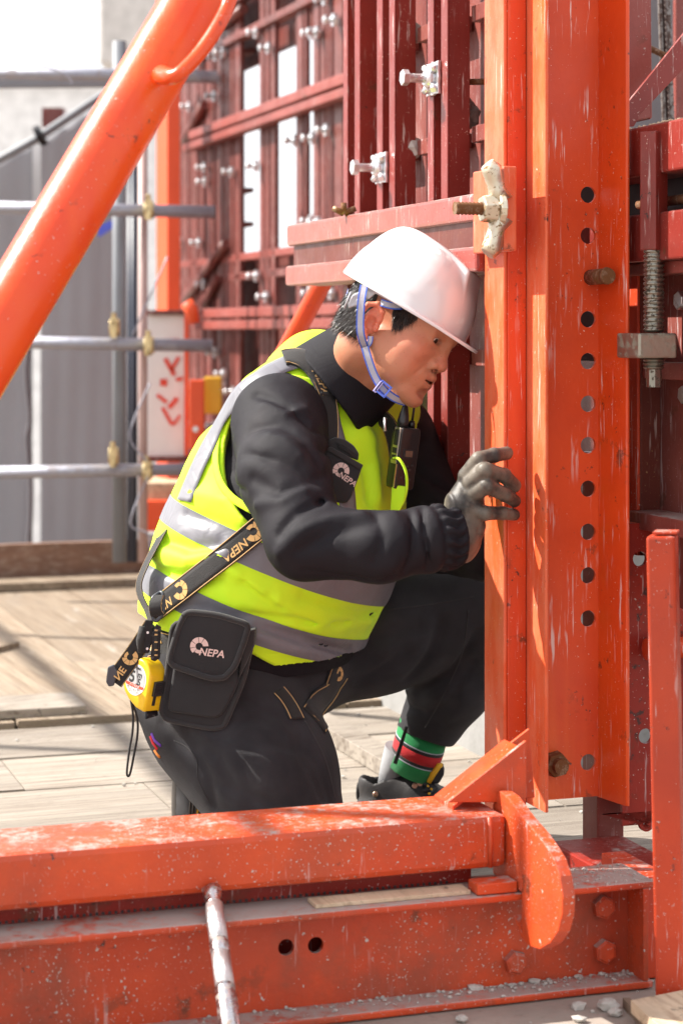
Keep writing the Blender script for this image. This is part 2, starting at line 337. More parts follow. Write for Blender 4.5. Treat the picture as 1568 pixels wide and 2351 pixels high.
# deck slab with boards on it
mb = MB(); mb.gbox(-4.6, 3.2, -2.2, 5.75, -.30, -.030); deck = mb.build('deck', M['rubble']); tag(deck, kind='structure')
mb = MB(); mb.gbox(-4.6, 3.2, -2.2, -.262, -.030, -.002)
dirt = mb.build('dirt_layer', M['rubble']); tag(dirt, kind='structure')
def unit_box(name, sx, sy, sz, mat, bev=.0015):
    me = bpy.data.meshes.new(name); b = MB(); b.box8((0, 0, 0), (sx/2, 0, 0), (0, sy/2, 0), (0, 0, sz/2)); me = b.mesh(name); me.materials.append(mat); return me
def place(name, me, parent, p, rz, sc=(1, 1, 1), tilt=0):
    o = bpy.data.objects.new(name, me); COL.objects.link(o); o.parent = parent
    o.location = Vector(p)-(ROOT[parent] if parent in ROOT else Vector()); o.rotation_euler = (tilt, 0, rz); o.scale = sc; return o
rnd = random.Random(3)
pl1 = unit_box('plank', 1, 1, 1, M['plank1']); pl2 = unit_box('plank', 1, 1, 1, M['plank2'])
rows = [-.26, -.03, .20, .43, .655, .886, 1.144, 1.47, 1.80]
for b0, b1 in zip(rows[:-1], rows[1:]):
    a = -3.4+rnd.uniform(-.8, .3)
    while a < 3.0:
        L = rnd.choice((1.8, 2.4, 3.0)) ; a1 = min(a+L, 3.1)
        c = G((a+a1)/2, (b0+b1)/2, -.015+rnd.uniform(-.002, .002))
        place('plank', pl1, deck, c, ANG+rnd.uniform(-.0015, .0015), (a1-a-.004, b1-b0-rnd.uniform(.004, .009), .028)); a = a1
a = -4.4
while a < 3.0:
    w = rnd.choice((.20, .24, .30, .30)); b = 1.82
    for L in (rnd.uniform(.6, 1.6), 1.8, 1.8):
        b1 = min(b+L, 5.7)
        if b1-b < .1: break
        place('plank', pl2, deck, G(a+w/2, (b+b1)/2, .001+rnd.uniform(-.002, .002)), ANG+rnd.uniform(-.002, .002), (w-.006, b1-b-.006, .026)); b = b1
    a += w
# loose boards and battens lying on the deck
def loose(name, label, mat, a0, a1, b0, b1, z0, z1, rot=0, cat='board', group=None):
    me = unit_box(name, a1-a0, b1-b0, z1-z0, mat); o = bpy.data.objects.new(name, me); COL.objects.link(o)
    o.location = G((a0+a1)/2, (b0+b1)/2, (z0+z1)/2); o.rotation_euler = (0, 0, ANG+rot); tag(o, label, cat, group)
    m = o.modifiers.new('bevel', 'BEVEL'); m.width = .0015; m.segments = 1; return o
loose('loose_plywood_board', 'long plywood strip lying on the deck behind the kneeling man', M['plank1'], -3.3, -.28, 1.86, 2.06, .0145, .036, .0)
p0 = on_z(700, 1640, .02); p1 = on_z(890, 1748, .02); A0, B0, _ = g_of(p0); A1, B1, _ = g_of(p1)
loose('floor_batten', 'narrow timber batten on the deck between the man and the concrete block', M['plank1'], (A0+A1)/2-.03, (A0+A1)/2+.035, B1-.05, B0+.5, .0, .035, 0, 'batten')
p0 = on_z(60, 1520, .02); A0, B0, _ = g_of(p0)
loose('timber_offcut', 'thin timber offcut lying across the deck left of the man', M['plank2'], A0-.7, A0+.15, B0-.02, B0+.05, .0145, .032, math.radians(48), 'offcut')
# kicker board at the far edge
loose('kicker_board', 'brown timber kicker board standing on edge along the far side of the deck', M['kick'], -3.4, 1.2, 4.5, 4.54, .0145, .165)
loose('deck_edge_board', 'pale plank lying flat in front of the brown kicker board', M['plank2'], -3.4, 1.2, 4.30, 4.48, .0145, .045)
# concrete upstand under the formwork
mb = MB(); mb.gbox(.474, .80, .9, 1.93, -.02, .56)
up = mb.build('concrete_upstand', M['conc'], bevel=.006); tag(up, 'pale concrete upstand behind the man\'s raised leg', 'concrete wall')
# plywood pieces at the lower right corner
q = on_z(1470, 2330, .012); A0, B0, _ = g_of(q)
mb = MB(); pts = [on_z(u, v, .03) for u, v in ((1447, 2296), (1568, 2272), (1640, 2290), (1640, 2400), (1560, 2400))]
mb.prism(pts, (0, 0, -.018)); tag(mb.build('plywood_offcut', M['ply'], bevel=.001), 'pale plywood corner lying in the dirt at the lower right', 'plywood')
mb = MB(); pts = [on_z(u, v, .012) for u, v in ((1428, 2290), (1446, 2290), (1556, 2400), (1530, 2400))]
mb.prism(pts, (0, 0, -.02)); tag(mb.build('dark_offcut_board', M['plyedge'], bevel=.001), 'dark weathered board edge beside the pale plywood corner', 'board')

def crumbs(n, area, rmin, rmax, seed, mat, name, label=None, parent=None):
    r = random.Random(seed); mb = MB()
    for _ in range(n):
        p = area(r); s = rmin+(rmax-rmin)*r.random()**3
        mb.ico((p[0], p[1], p[2]+s*.35), s, 1 if s > .006 else 0, .28, (1, r.uniform(.6, 1), r.uniform(.4, .8)))
    o = mb.build(name, mat, parent); 
    if parent is None: tag(o, label, 'debris', kind='stuff')
    else: o['kind'] = 'stuff'
    return o
def fl(a0, a1, b0, b1, z): return lambda r: G(r.uniform(a0, a1), r.uniform(b0, b1), z)
crumbs(520, fl(-2.2, 1.0, .2, 3.9, .0), .0012, .007, 1, M['crumb'], 'deck_debris', 'scattered mortar crumbs and sawdust on the deck boards')
crumbs(260, fl(-1.8, .9, -1.1, -.30, -.002), .002, .016, 2, M['crumb'], 'ground_debris', 'grey mortar lumps and grit on the dirt in front of the beam')
for u, v, s in ((1398, 2318, .012), (1412, 2330, .008), (1384, 2312, .008), (1060, 2345, .007)):
    q = on_z(u, v, 0); mb = MB(); mb.ico(q+Vector((0, 0, s*.5)), s, 2, .22, (1.2, 1, .75)); tag(mb.build('mortar_lump', M['crumb']), {1398: 'largest pale mortar lump in the dirt below the beam end', 1412: 'small mortar lump right of the largest one', 1384: 'small mortar lump left of the largest one', 1060: 'mortar lump near the bottom edge under the beam'}[u], 'mortar lump', 'mortar lumps below the beam')

# ================================================================ STEEL IN THE FOREGROUND
T = thing('lower_steel_beam', 'dusty orange I-beam lying on the ground across the foreground', 'steel beam', G(-.5, -.375, 0))
zt = .155
mb = MB(); mb.gbox(-3.0, .088, -.43, -.32, 0, .011); mb.build('bottom_flange', M['beam'], T, .003)
mb = MB(); mb.gbox(-3.0, -.113, -.43, -.32, zt-.010, zt); mb.gbox(-.113, .092, -.43, -.32, zt-.010, zt); mb.build('top_flange', M['beam'], T, .003)
hs = []
for u, v in ((657, 2175), (725, 2170)):
    a_, z_ = on_b(u, v, -.379); hs.append((z_-.011, a_+1.2, .0115))
mb = MB(); plate_holes(mb, G(-1.2, -.379, .011), EZ, E1, E2, zt-.021, 1.2+.085, .008, hs); mb.gbox(-3.0, -1.2, -.379, -.371, .011, zt-.010)
mb.build('web', M['beam'], T)
mb = MB(); mb.gbox(-3.0, .07, -.326, -.321, .011, zt-.010); mb.build('back_plate', M['darkred'], T)
mb = MB(); mb.gbox(.072, .080, -.43, -.379, .011, zt-.010); mb.build('end_stiffener', M['beam'], T, .001)
for u, v in ((1188, 2213), (1390, 2085), (1392, 2187)):
    a_, z_ = on_b(u, v, -.392); mb = MB(); mb.hexa(G(a_, -.379, z_), -E2, .0175, .012, rot=.3+u); mb.hexa(G(a_, -.391, z_), -E2, .0165, .0025, rot=.3+u, r2=.0135); mb.build('bolt', M['beam'], T)
def onfl(r):
    a = -.9+1.0*r.random(); return G(a, r.uniform(-.425, -.385), .0115)
crumbs(420, lambda r: G(.085-abs(r.gauss(0, .32)), -.38-abs(r.gauss(0, .018)), .0115), .0008, .0042, 5, M['crumb'], 'flange_debris', parent=T)
for u, v, s in ((1010, 2207, .008), (1000, 2190, .007), (1112, 2170, .007), (1250, 2190, .005), (1245, 2145, .004)):
    a_, b_, _ = g_of(on_z(u, v, .013)); mb = MB(); mb.ico(G(min(a_, .06), max(min(b_, -.385), -.428), .0135), s, 1, .3, (1.3, 1, .7)); mb.build('mortar_chip', M['crumb'], T)
crumbs(260, lambda r: G(r.uniform(-.10, .088), r.uniform(-.425, -.325), zt), .0008, .003, 6, M['crumb'], 'top_debris', parent=T)
# brace tube welded on top of the beam
T = thing('brace_tube', 'thick orange tube with concrete spatter lying along the beam before the kneeling man', 'steel tube', G(-.5, -.30, zt))
mb = MB(); mb.gbox(-3.0, -.1225, -.385, -.235, .181, .258); mb.build('tube', M['brace'], T, .010)
mb = MB(); mb.gbox(-3.0, -.165, -.352, -.346, zt+.001, .184); mb.build('backing_strip', M['darkred'], T)
mb = MB()
a = -.9
while a < -.2: mb.gbox(a, a+.0035, -.3535, -.3515, zt+.002, zt+.0055); a += .0088
o = mb.build('slot_row', M['black'], T); o['kind'] = 'stuff'
lug = [(1145, 1815), (1165, 1830), (1200, 1878), (1232, 1915), (1255, 1947), (1272, 1976), (1284, 2012), (1291, 2060), (1290, 2100), (1280, 2140), (1262, 2166), (1238, 2180), (1213, 2172), (1194, 2150), (1184, 2120), (1178, 2100)]
pl = [on_a(u, v, -.122) for u, v in lug]
pl = [(max(-.575, b), z) for b, z in pl]
poly = [G(-.122, b, z) for b, z in pl]
# slot where the beam flange passes through: leave a notch on the back edge
poly += [G(-.122, -.435, .10), G(-.122, -.435, zt+.0035), G(-.122, -.33, zt+.0035), G(-.122, -.33, .26)]
mb = MB(); mb.prism(poly, E1*.019); mb.build('lug_plate', M['brace'], T, .002)
mb = MB(); mb.gbox(-.185, -.1235, -.425, -.389, zt+.001, zt+.0165); mb.build('stop_block', M['brace'], T, .002)
mb = MB(); mb.gbox(-.42, -.19, -.412, -.375, zt+.0005, zt+.006); mb.build('timber_shim', M['ply'], T, .0005)
# sloping gusset channel up to the post
def gus(b, pts, t):
    q = [on_b(u, v, b) for u, v in pts]; m = MB(); m.prism([G(a, b, z) for a, z in q], E2*t); return m
gus(-.345, [(1026, 1843), (1208, 1700), (1208, 1842)], .008).build('gusset_plate', M['brace'], T, .0015)
gus(-.262, [(1002, 1838), (1215, 1673), (1228, 1832)], .007).build('gusset_plate', M['brace'], T, .0015)
# sloping floor of the channel between the two plates
q0 = on_b(1026, 1843, -.345); q1 = on_b(1208, 1700, -.345)
a0, z0 = q0[0]+.012, q0[1]-.008; a1, z1 = q1[0], q1[1]-.014
mb = MB(); mb.prism([G(a0, -.3372, z0), G(a1, -.3372, z1), G(a1, -.3372, z1-.006), G(a0, -.3372, z0-.006)], E2*.0750); mb.build('gusset_floor', M['post2'], T)
# weld bead
mb = MB(); mb.tube([G(-.149, -.385, .184), G(-.149, -.387, .22), G(-.149, -.384, .256)], .004, 8); mb.build('weld', M['brace'], T)

# chrome handle leaning on the beam (out of focus)
T = thing('chrome_handle', 'knurled chrome tool handle leaning on the orange tube at the bottom', 'tool handle', P(508, 2351, 2.55))
ax0 = P(487, 2040, 2.80); ax1 = P(545, 2480, 2.52); d = ax1-ax0
def hp(t): return ax0+d*t
def seg(mb, t0, t1, r0, r1=None, n=24):
    mb.tube([hp(t0), hp(t1)], [r0, r1 or r0], n)
k = .0135
mb = MB(); mb.tube([hp(t) for t in (0, .008, .05, .085, .10)], [k*.78, k*.97, k*.92, k*.72, k*.9], 24); mb.build('end_knob', M['chrome'], T)
mb = MB(); mb.tube([hp(t) for t in (.30, .31, .36, .37)], [k*.86, k*.98, k*.98, k*.86], 24)
mb.build('collar', M['chrome'], T); mb = MB()
mb.tube([hp(t) for t in (.545, .56, .60, 1.0)], [k*1.0, k*.94, k*1.03, k*1.03], 24); mb.build('shaft', M['chrome'], T)
km = NT('knurled_chrome'); vv = km.coords(); ck = km.vor(vv, 520); km.fin((.6, .57, .57), .34, .9, km.bump(ck, .9, .0012)); M['knurl'] = km.m
mb = MB(); seg(mb, .099, .301, k*.93); seg(mb, .369, .546, k*.93); mb.build('knurled_grip', M['knurl'], T)

# ================================================================ THE POST
T = thing('formwork_post', 'tall orange perforated steel post the man holds with his gloved hand', 'steel post', G(.12, -.05, .19))
bf, bw = -.124, -.049
zb = .190
xl, xr = .0545, .1995
hol = []
for v in (447, 541, 733, 829, 927, 1022, 1122, 1221, 1321, 1420, 1750):
    a_, z_ = on_b(1352, v, bw); hol.append((a_-xl-.006, z_-zb, .0135))
mb = MB(); plate_holes(mb, G(xl+.004, bw, zb), E1, EZ, E2, xr-xl-.008, 2.2, .006, hol, 24); mb.build('perforated_web', M['post'], T)
mb = MB(); mb.gbox(xl, xl+.006, bf, bw+.006, zb-.002, 2.4); mb.build('flange', M['sunlit'], T, .0022)
# right flange with its rolled slope
rp = [(xr-.0165, bw-.0003), (xr-.003, bf+.002), (xr, bf), (xr+.0035, bf+.001), (xr-.0105, bw+.006), (xr-.0165, bw+.006)]
mb = MB(); mb.prism([G(a, b, zb-.002) for a, b in rp], EZ*2.2); mb.build('flange', M['post'], T, .001)
mb = MB(); mb.gbox(.0197, .0535, -.0525, -.0465, .165, 2.4); mb.gbox(.0475, .0535, -.0465, .030, .165, 2.4)
mb.build('side_channel', M['post2'], T, .0022)
mb = MB(); mb.gbox(.0135, .0195, -.0525, .030, .165, 2.4); mb.build('channel_flange', M['sunlit'], T, .0022)
# clamp plate and the nut that tightens it
zA = on_a(1180, 385, -.0)[1]; 
z1 = CAMH-(385-VH)*3.28/FPX; z0 = CAMH-(578-VH)*3.28/FPX
mb = MB(); mb.gbox(-.010, .0125, -.108, .022, z0, z1); mb.build('clamp_plate', M['sunlit'], T, .0025)
T2 = thing('wing_nut', 'worn bronze-coloured wing nut tightened on the clamp plate of the orange post', 'wing nut', G(-.03, -.04, 1.07))
nb, nz = on_a(1150, 480, -.012); c = G(-.012, nb, nz)
mb = MB(); mb.hexa(c, -E1, .030, .010, 16, r2=.026); mb.hexa(c-E1*.010, -E1, .0245, .024, 6, .2, r2=.0215); mb.build('hub', M['cast'], T2, .002)
for s in (1, -1):
    mb = MB(); q = [c-E1*.002+EZ*(s*.014), c-E1*.008+EZ*(s*.032), c-E1*.012+EZ*(s*.048), c-E1*.016+EZ*(s*.062), c-E1*.024+EZ*(s*.071)]
    mb.tube(q, [.021, .0135, .0150, .0165, .0125], 8); mb.build('wing', M['cast'], T2)
mb = MB(); n = 0; pts = []; rr = []
for i in range(17): pts.append(c-E1*(.028+i*.0032)); rr.append(.0088 if i % 2 else .0108)
mb.tube(pts, rr, 14); mb.build('threaded_bar', M['rusty'], T2)
# pin and bolt through the web
a_, z_ = on_b(1355, 637, bw)
mb = MB(); mb.tube([G(a_, bw, z_), G(a_+.002, bw-.055, z_+.001)], .0128, 18); mb.tube([G(a_+.002, bw-.055, z_+.001), G(a_+.0022, bw-.062, z_+.001)], [.0145, .013], 14); mb.build('pin', M['rusty'], T)
a_, z_ = on_b(1270, 1752, bw)
mb = MB(); mb.hexa(G(a_, bw, z_), -E2, .0215, .020, 6, .2, r2=.020); mb.hexa(G(a_, bw-.020, z_), -E2, .0125, .013, 12); mb.build('bolt', M['rusty'], T)

# ================================================================ DIAGONAL PROP, upper left
r_p = .0445; Yp = 2.70
c0 = P(-75, 886, Yp-.10); c1 = P(473, -40, Yp+.12); dd = (c1-c0).normalized()
T = thing('diagonal_prop', 'thick orange pipe prop slanting across the upper left corner', 'pipe prop', c0-dd*.9)
mb = MB(); mb.tube([c0-dd*.9, c0, c1, c1+dd*.8], r_p, 48); mb.build('pipe', M['prop'], T)
hd = [P(372, 172, 2.715), P(388, 176, 2.665), P(408, 172, 2.648), P(432, 152, 2.652), P(462, 118, 2.665), P(496, 68, 2.68), P(520, 22, 2.70), P(530, -15, 2.71), P(532, -60, 2.72)]
def spl(pts, n=6):
    out = []; q = [pts[0]]+pts+[pts[-1]]
    for i in range(1, len(q)-2):
        for k in range(n):
            t = k/n; a, b, c, d = q[i-1:i+3]
            out.append(.5*((2*b)+(c-a)*t+(2*a-5*b+4*c-d)*t*t+(3*b-a-3*c+d)*t**3))
    return out+[pts[-1]]
mb = MB(); hh = spl(hd); mb.tube(hh, [.0135-.004*min(1, i/12) for i in range(len(hh))], 16); mb.build('grab_handle', M['prop'], T)
# second prop, behind the man's back
T = thing('rear_prop', 'orange pipe prop rising behind the man\'s collar', 'pipe prop', P(640, 850, 4.9))
mb = MB(); q0 = P(560, 985, 5.0); q1 = P(735, 660, 4.8); mb.tube([q0-(q1-q0)*1.15, q0, q1, q1+(q1-q0)*.25], .0225, 24); mb.build('pipe', M['prop'], T)

# ================================================================ NEAR FORMWORK WALL
FW = thing('near_formwork', 'dark red steel wall formwork beside the post with vertical double ribs', 'formwork', G(.2, .6, .62))
ac = .100; zlo, zhi = .63, 2.5
def rib(b0, b1, parent, mat=None, depth=.045, web_side=0):
    """channel rib: cap towards the camera's left, sides along e1"""
    m = MB(); m.gbox(ac, ac+.004, b0, b1, zlo, zhi); m.gbox(ac+.004, ac+depth, b0, b0+.004, zlo, zhi); m.gbox(ac+.004, ac+depth, b1-.004, b1, zlo, zhi)
    return m.build('rib', mat or M['form'], parent, .0015)
rib(.4153, .4485, FW); rib(.4867, .5190, FW)
rib(.6997, .7325, FW); rib(.7714, .8056, FW)
rib(.9115, .9447, FW); rib(.990, 1.019, FW)
rib(.135, .168, FW); rib(.205, .238, FW)
for zc in (.70, .905, 1.317, 1.54, 1.97, 2.4):
    for b0, b1 in ((.24, .412), (.523, .696), (.809, .908)):
        m = MB(); m.gbox(.146, .194, b0, b1, zc-.015, zc+.015); m.build('cross_bar', M['formp'], FW, .0015)
    m = MB(); 
pb = [.12, .30, .60, .90, 1.035]
for b0, b1 in zip(pb[:-1], pb[1:]):
    m = MB(); m.gbox(.196, .201, b0+.0015, b1-.0015, zlo, zhi); m.build('panel', M['formp'], FW)
# old concrete drips
for u, v, s in ((1090, 270, .02), (1088, 250, .013), (1085, 235, .008), (1083, 222, .005)):
    b_, z_ = on_a(u, v, .17); m = MB(); m.ico(G(.16, b_, z_), s, 2, .25, (1, .8, 1.1)); m.build('concrete_drip', M['concd'], FW)
for u, v in ((955, 340), (950, 75)):
    b_, z_ = on_a(u, v, .15); m = MB(); m.ico(G(.146, b_, z_), .02, 2, .2, (1, 1, 1.1)); m.build('mortar_splash', M['crumb'], FW)
mb = MB(); m = mb; b_, z_ = on_a(955, 1060, .16)
for i in range(9): m.ico(G(.17+.01*math.sin(i), b_+.01*math.cos(i*2), z_-.16+i*.04), .03, 2, .18, (1, 1, 1.2))
m.build('concrete_build_up', M['concd'], FW)
# horizontal walers
for z0, z1, nm, lab, g in ((1.137, 1.182, 'waler', 'upper red steel waler ending in mid-air above the white hard hat', 1.105), (1.052, 1.094, 'waler', 'lower red steel waler running behind the white hard hat', 1.115)):
    Wt = thing(nm, lab, 'steel waler', G(.05, .6, z0), 'walers across the near formwork')
    m = MB(); m.gbox(0, .096, .031, g, z0, z1); m.build('box_section', M['waler'], Wt, .006)
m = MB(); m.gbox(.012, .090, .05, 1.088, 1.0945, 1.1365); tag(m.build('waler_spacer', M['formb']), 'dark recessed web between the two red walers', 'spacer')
# tie nuts on the formwork
def tienut(u, v, bL, label, rot=0, rod=.045):
    b_, z_ = on_a(u, v, ac-.002); t = thing('tie_nut', label, 'tie nut', G(ac-.003, b_, z_), 'zinc tie nuts on the near formwork'); c = G(ac-.001, b_, z_)
    m = MB(); w = .037
    pts = []
    for k in range(16):
        an = 2*math.pi*k/16+rot; rr = w*(1.18 if k % 4 == 2 else .86); pts.append(c+E2*(math.cos(an)*rr)+EZ*(math.sin(an)*rr))
    m.prism(pts, -E1*.006); m.build('washer_plate', M['zinc'], t, .001)
    m = MB(); m.tube([c-E1*.005, c-E1*.018, c-E1*.022], [.021, .017, .013], 16)
    for k in range(4):
        an = math.pi/4+k*math.pi/2+rot; m.tube([c-E1*.006+(E2*math.cos(an)+EZ*math.sin(an))*.018, c-E1*.013+(E2*math.cos(an)+EZ*math.sin(an))*.034], [.009, .006], 8)
    m.build('hub', M['zinc'], t)
    m = MB(); m.tube([c-E1*.02, c-E1*(.02+rod)], .0085, 14); m.hexa(c-E1*(.02+rod*.75), -E1, .0155, .012, 6, .3); m.build('bolt', M['zinc'], t, .0008)
tienut(997, 181, .45, 'zinc wing tie nut on the rib nearest the orange post')
tienut(878, 386, .75, 'zinc wing tie nut lower left on the ribs above the walers')
b_, z_ = on_a(1090, 187, .16); T = None
m = MB(); m.tube([G(.11, b_+.03, z_), G(.196, b_-.01, z_)], .006, 10); tag(m.build('tie_rod', M['rusty']), 'rusty tie rod end behind the rib next to the post', 'tie rod')
# rusty nut on top of the waler
m = MB(); c = P(790, 490, 4.02)
for an in (.5, 2.6, 1.6): m.tube([c, c+Vector((math.cos(an), 0, math.sin(an)*.8))*.026], [.007, .0055], 8)
tag(m.build('rusty_wing_nut', M['rusty']), 'small rusty wing nut resting behind the end of the upper waler', 'wing nut')
# ================================================================ RIGHT OF THE POST
def bpoly(b, pts, t):
    m = MB(); m.prism([G(*on_b(u, v, b)[:1], b, on_b(u, v, b)[1]) for u, v in pts], E2*t); return m
a1_, z1_ = on_b(1440, 292, -.09)
Wt = thing('side_waler', 'heavy red waler right of the post, upper one, with sawdust on top', 'steel waler', G(.26, -.4, 1.2), 'heavy walers right of the post')
aw = .222
zu1, zu0 = on_a(1480, 288, aw)[1], on_a(1480, 402, aw)[1]
zl1, zl0 = on_a(1480, 490, aw)[1], on_a(1480, 600, aw)[1]
m = MB(); m.gbox(aw, aw+.08, -.85, .12, zu0, zu1); m.build('box_section', M['form'], Wt, .004)
crumbs(200, lambda r: G(aw+.003+.02*r.random(), r.uniform(-.3, -.06), zu1), .001, .004, 9, M['ply'], 'sawdust', parent=Wt)
Wt = thing('side_waler', 'heavy red waler right of the post, lower one, above the threaded spindle', 'steel waler', G(.26, -.4, 1.1), 'heavy walers right of the post')
m = MB(); m.gbox(aw, aw+.08, -.85, .12, zl0, zl1); m.build('box_section', M['form'], Wt, .004)
# black sheet that paints in the shade seen between the walers
m = MB(); m.gbox(aw+.085, aw+.10, -.85, .3, .9, 1.30); tag(m.build('gap_shade_sheet', M['black']), 'black sheet added for packing behind the heavy walers', 'shading')
m = MB(); b_, z_ = on_a(1460, 460, aw+.04); m.tube([G(aw+.04, -.5, z_-.008), G(aw+.04, -.04, z_-.008)], .008, 10); tag(m.build('reinforcing_bar', M['rusty']), 'rusty reinforcing bar lying in the dark slot between the heavy walers', 'rebar')
# spindle jack
T = thing('spindle_jack', 'screw jack hanging from the walers right of the orange post', 'screw jack', G(.23, -.2, .9))
bs = -.175
aa, zz = on_b(1500, 700, bs); ax = aa
m = MB(); zt_ = on_b(1500, 303, bs)[1]; zb_ = on_b(1500, 575, bs)[1]
h_ = .0205; x_ = (E1*math.cos(.45)+E2*math.sin(.45)); y_ = (E2*math.cos(.45)-E1*math.sin(.45))
m.box8(G(ax, bs, (zt_+zb_)/2), x_*h_*.78, y_*h_*.78, EZ*((zt_-zb_)/2)); m.build('sleeve', M['form'], T, .002)
zs = [on_b(1500, v, bs)[1] for v in (572, 762, 822, 848, 852, 892)]
m = MB(); pts = []; rr = []; n = 18
for i in range(n*4+1):
    z = zs[0]+(zs[1]-zs[0])*i/(n*4); ph = i % 4; pts.append(G(ax, bs, z)); rr.append((.0135, .0158, .0172, .0158)[ph])
m.tube(pts, rr, 24); m.build('spindle', M['screw'], T)
m = MB(); pts = []; rr = []
for i in range(13):
    z = zs[2]+(zs[3]-zs[2])*i/12; pts.append(G(ax, bs, z)); rr.append((.0135, .0158, .0172, .0158)[i % 4])
m.tube(pts, rr, 24); m.hexa(G(ax, bs, zs[4]+.006), -EZ, .0125, zs[4]+.004-zs[5], 8); m.build('spindle_end', M['screw'], T, .0005)
m = MB(); zc0, zc1 = zs[2], zs[1]-.002; a0 = on_b(1466, 800, bs-.03)[0]; a1 = on_b(1554, 800, bs-.03)[0]
m.gbox(a0, a1, bs-.03, bs+.05, zc0, zc1); m.build('nut_block', M['block'], T, .0035)
# vertical rib plate, upper right, with cracked edge
T = thing('rose_column', 'dusty rose steel column right of the post at the top', 'steel column', G(.27, .1, 1.2))
bpoly(.06, [(1425, 285), (1496, 270), (1492, -60), (1421, -60)], .01).build('plate', M['purl'], T, .002)
bpoly(.06, [(1490, 275), (1497, 270), (1494, -60), (1489, -60)], .12).build('plate_return', M['purl'], T, .002)
# diagonal bar
T = thing('diagonal_bar', 'flat dark red brace bar with grey flecks slanting up to the right edge', 'brace bar', G(.3, -.02, 1.3))
bpoly(-.02, [(1425, 255), (1568, 78), (1640, -12), (1650, 60), (1568, 158), (1470, 262), (1455, 290), (1425, 290)], .008).build('bar', M['form'], T, .001)
# rebars and shuttering behind
for u, w, lab in ((1532, .0095, 'thick ribbed vertical rebar at the upper right, the front one'), (1518, .006, 'thin dark vertical rebar just left of the thick one')):
    m = MB(); q0 = P(u+8, 330, 4.3); q1 = P(u-6, -60, 4.3); pts = []; rr = []
    for i in range(61): pts.append(q0.lerp(q1, i/60)); rr.append(w if i % 2 else w*.84)
    m.tube(pts, rr, 12); tag(m.build('rebar', M['rebar']), lab, 'rebar', 'vertical rebars at the upper right')
m = MB(); m.tube([P(1490, 302, 4.28), P(1640, 290, 4.28)], .0045, 10); tag(m.build('rebar_tie', M['rusty']), 'horizontal rusty rebar crossing behind the thick vertical one', 'rebar')
m = MB(); m.tube([P(1485, 108, 4.2), P(1540, 135, 4.15)], .0065, 10); tag(m.build('rebar_stub', M['rusty']), 'short rusty rebar stub by the diagonal bar', 'rebar')
m = MB(); m.box8(P(1580, 100, 4.9), (.16, .05, 0), (0, .02, 0), (0, 0, .6)); tag(m.build('grey_shutter', plain('grey_shutter_face', (.19, .205, .22), .6, .2, 5)), 'grey shutter face behind the rebars', 'shutter')
m = MB(); m.box8(P(1568, 100, 4.75), (.022, .006, 0), (0, .02, 0), (0, 0, .6)); tag(m.build('shutter_edge', M['purl']), 'pinkish shutter edge right of the rebars', 'shutter edge')
# lower side: rib, panel, bolts
T = thing('side_formwork', 'dusty red formwork panel behind the spindle jack', 'formwork', G(.3, 0, .6))
A = .262; b0 = on_a(1441, 900, A)[0]; b1 = on_a(1462, 900, A)[0]; a1 = on_b(1515, 900, b1)[0]
m = MB(); m.gbox(A, A+.006, b1, b0+.06, .58, 1.06); m.build('rib_cap', M['frame'], T, .002)
m = MB(); m.gbox(A+.006, a1, b1, b1+.006, .58, 1.06); m.build('rib_side', M['formb'], T, .001)
m = MB(); m.gbox(a1+.001, a1+.006, -1.0, b1+.004, .5, 1.06); m.build('panel', M['formp'], T)
zr = on_a(1540, 850, a1)[1]; m = MB(); m.gbox(a1-.035, a1, -1.0, b1-.002, zr-.014, zr+.014); m.build('cross_bar', M['formp'], T, .002)
zr = on_a(1540, 1185, a1)[1]; m = MB(); m.gbox(a1-.06, a1, -1.0, b1-.002, zr-.02, zr+.008); m.build('sill_bar', M['formp'], T, .002)
m = MB(); m.gbox(A-.02, a1, -1.0, b0, 1.045, 1.065); m.build('head_bar', M['purl'], T, .002)
for u, v in ((1556, 690), (1566, 906)):
    b_, z_ = on_a(u, v, a1-.012); m = MB(); m.hexa(G(a1, b_, z_), -E1, .0155, .014, 6, .4); m.build('bolt', M['zinc'], T, .001)
# perforated frame plate
T = thing('perforated_frame', 'dark red perforated frame plate with black chipped paint right of the post', 'steel frame', G(.3, -.05, .3))
bF = -.075; ah0 = on_b(1428, 1500, bF)[0]; zt = on_b(1500, 1200, bF)[1]
hs = []
for u, v in ((1468, 1283), (1481, 1690), (1484, 1892)):
    a_, z_ = on_b(u, v, bF); hs.append((a_-ah0, z_-.165, .0125))
m = MB(); plate_holes(m, G(ah0, bF, .165), E1, EZ, E2, .24, zt-.165, .008, hs, 24); m.build('plate', M['darkred'], T)
m = MB(); m.gbox(ah0, ah0+.24, bF+.0085, bF+.05, zt-.01, zt); m.build('top_flange', M['frame'], T, .001)
a_, z_ = on_b(1470, 1485, bF); m = MB(); m.tube([G(a_-.004, bF-.028, z_), G(a_+.2, bF-.028, z_)], .0175, 20); m.build('cross_pipe', M['frame'], T)
a_, z_ = on_b(1562, 1490, bF); m = MB(); m.hexa(G(a_, bF-.046, z_), -E2, .018, .015, 6); m.build('nut', M['rusty'], T, .001)
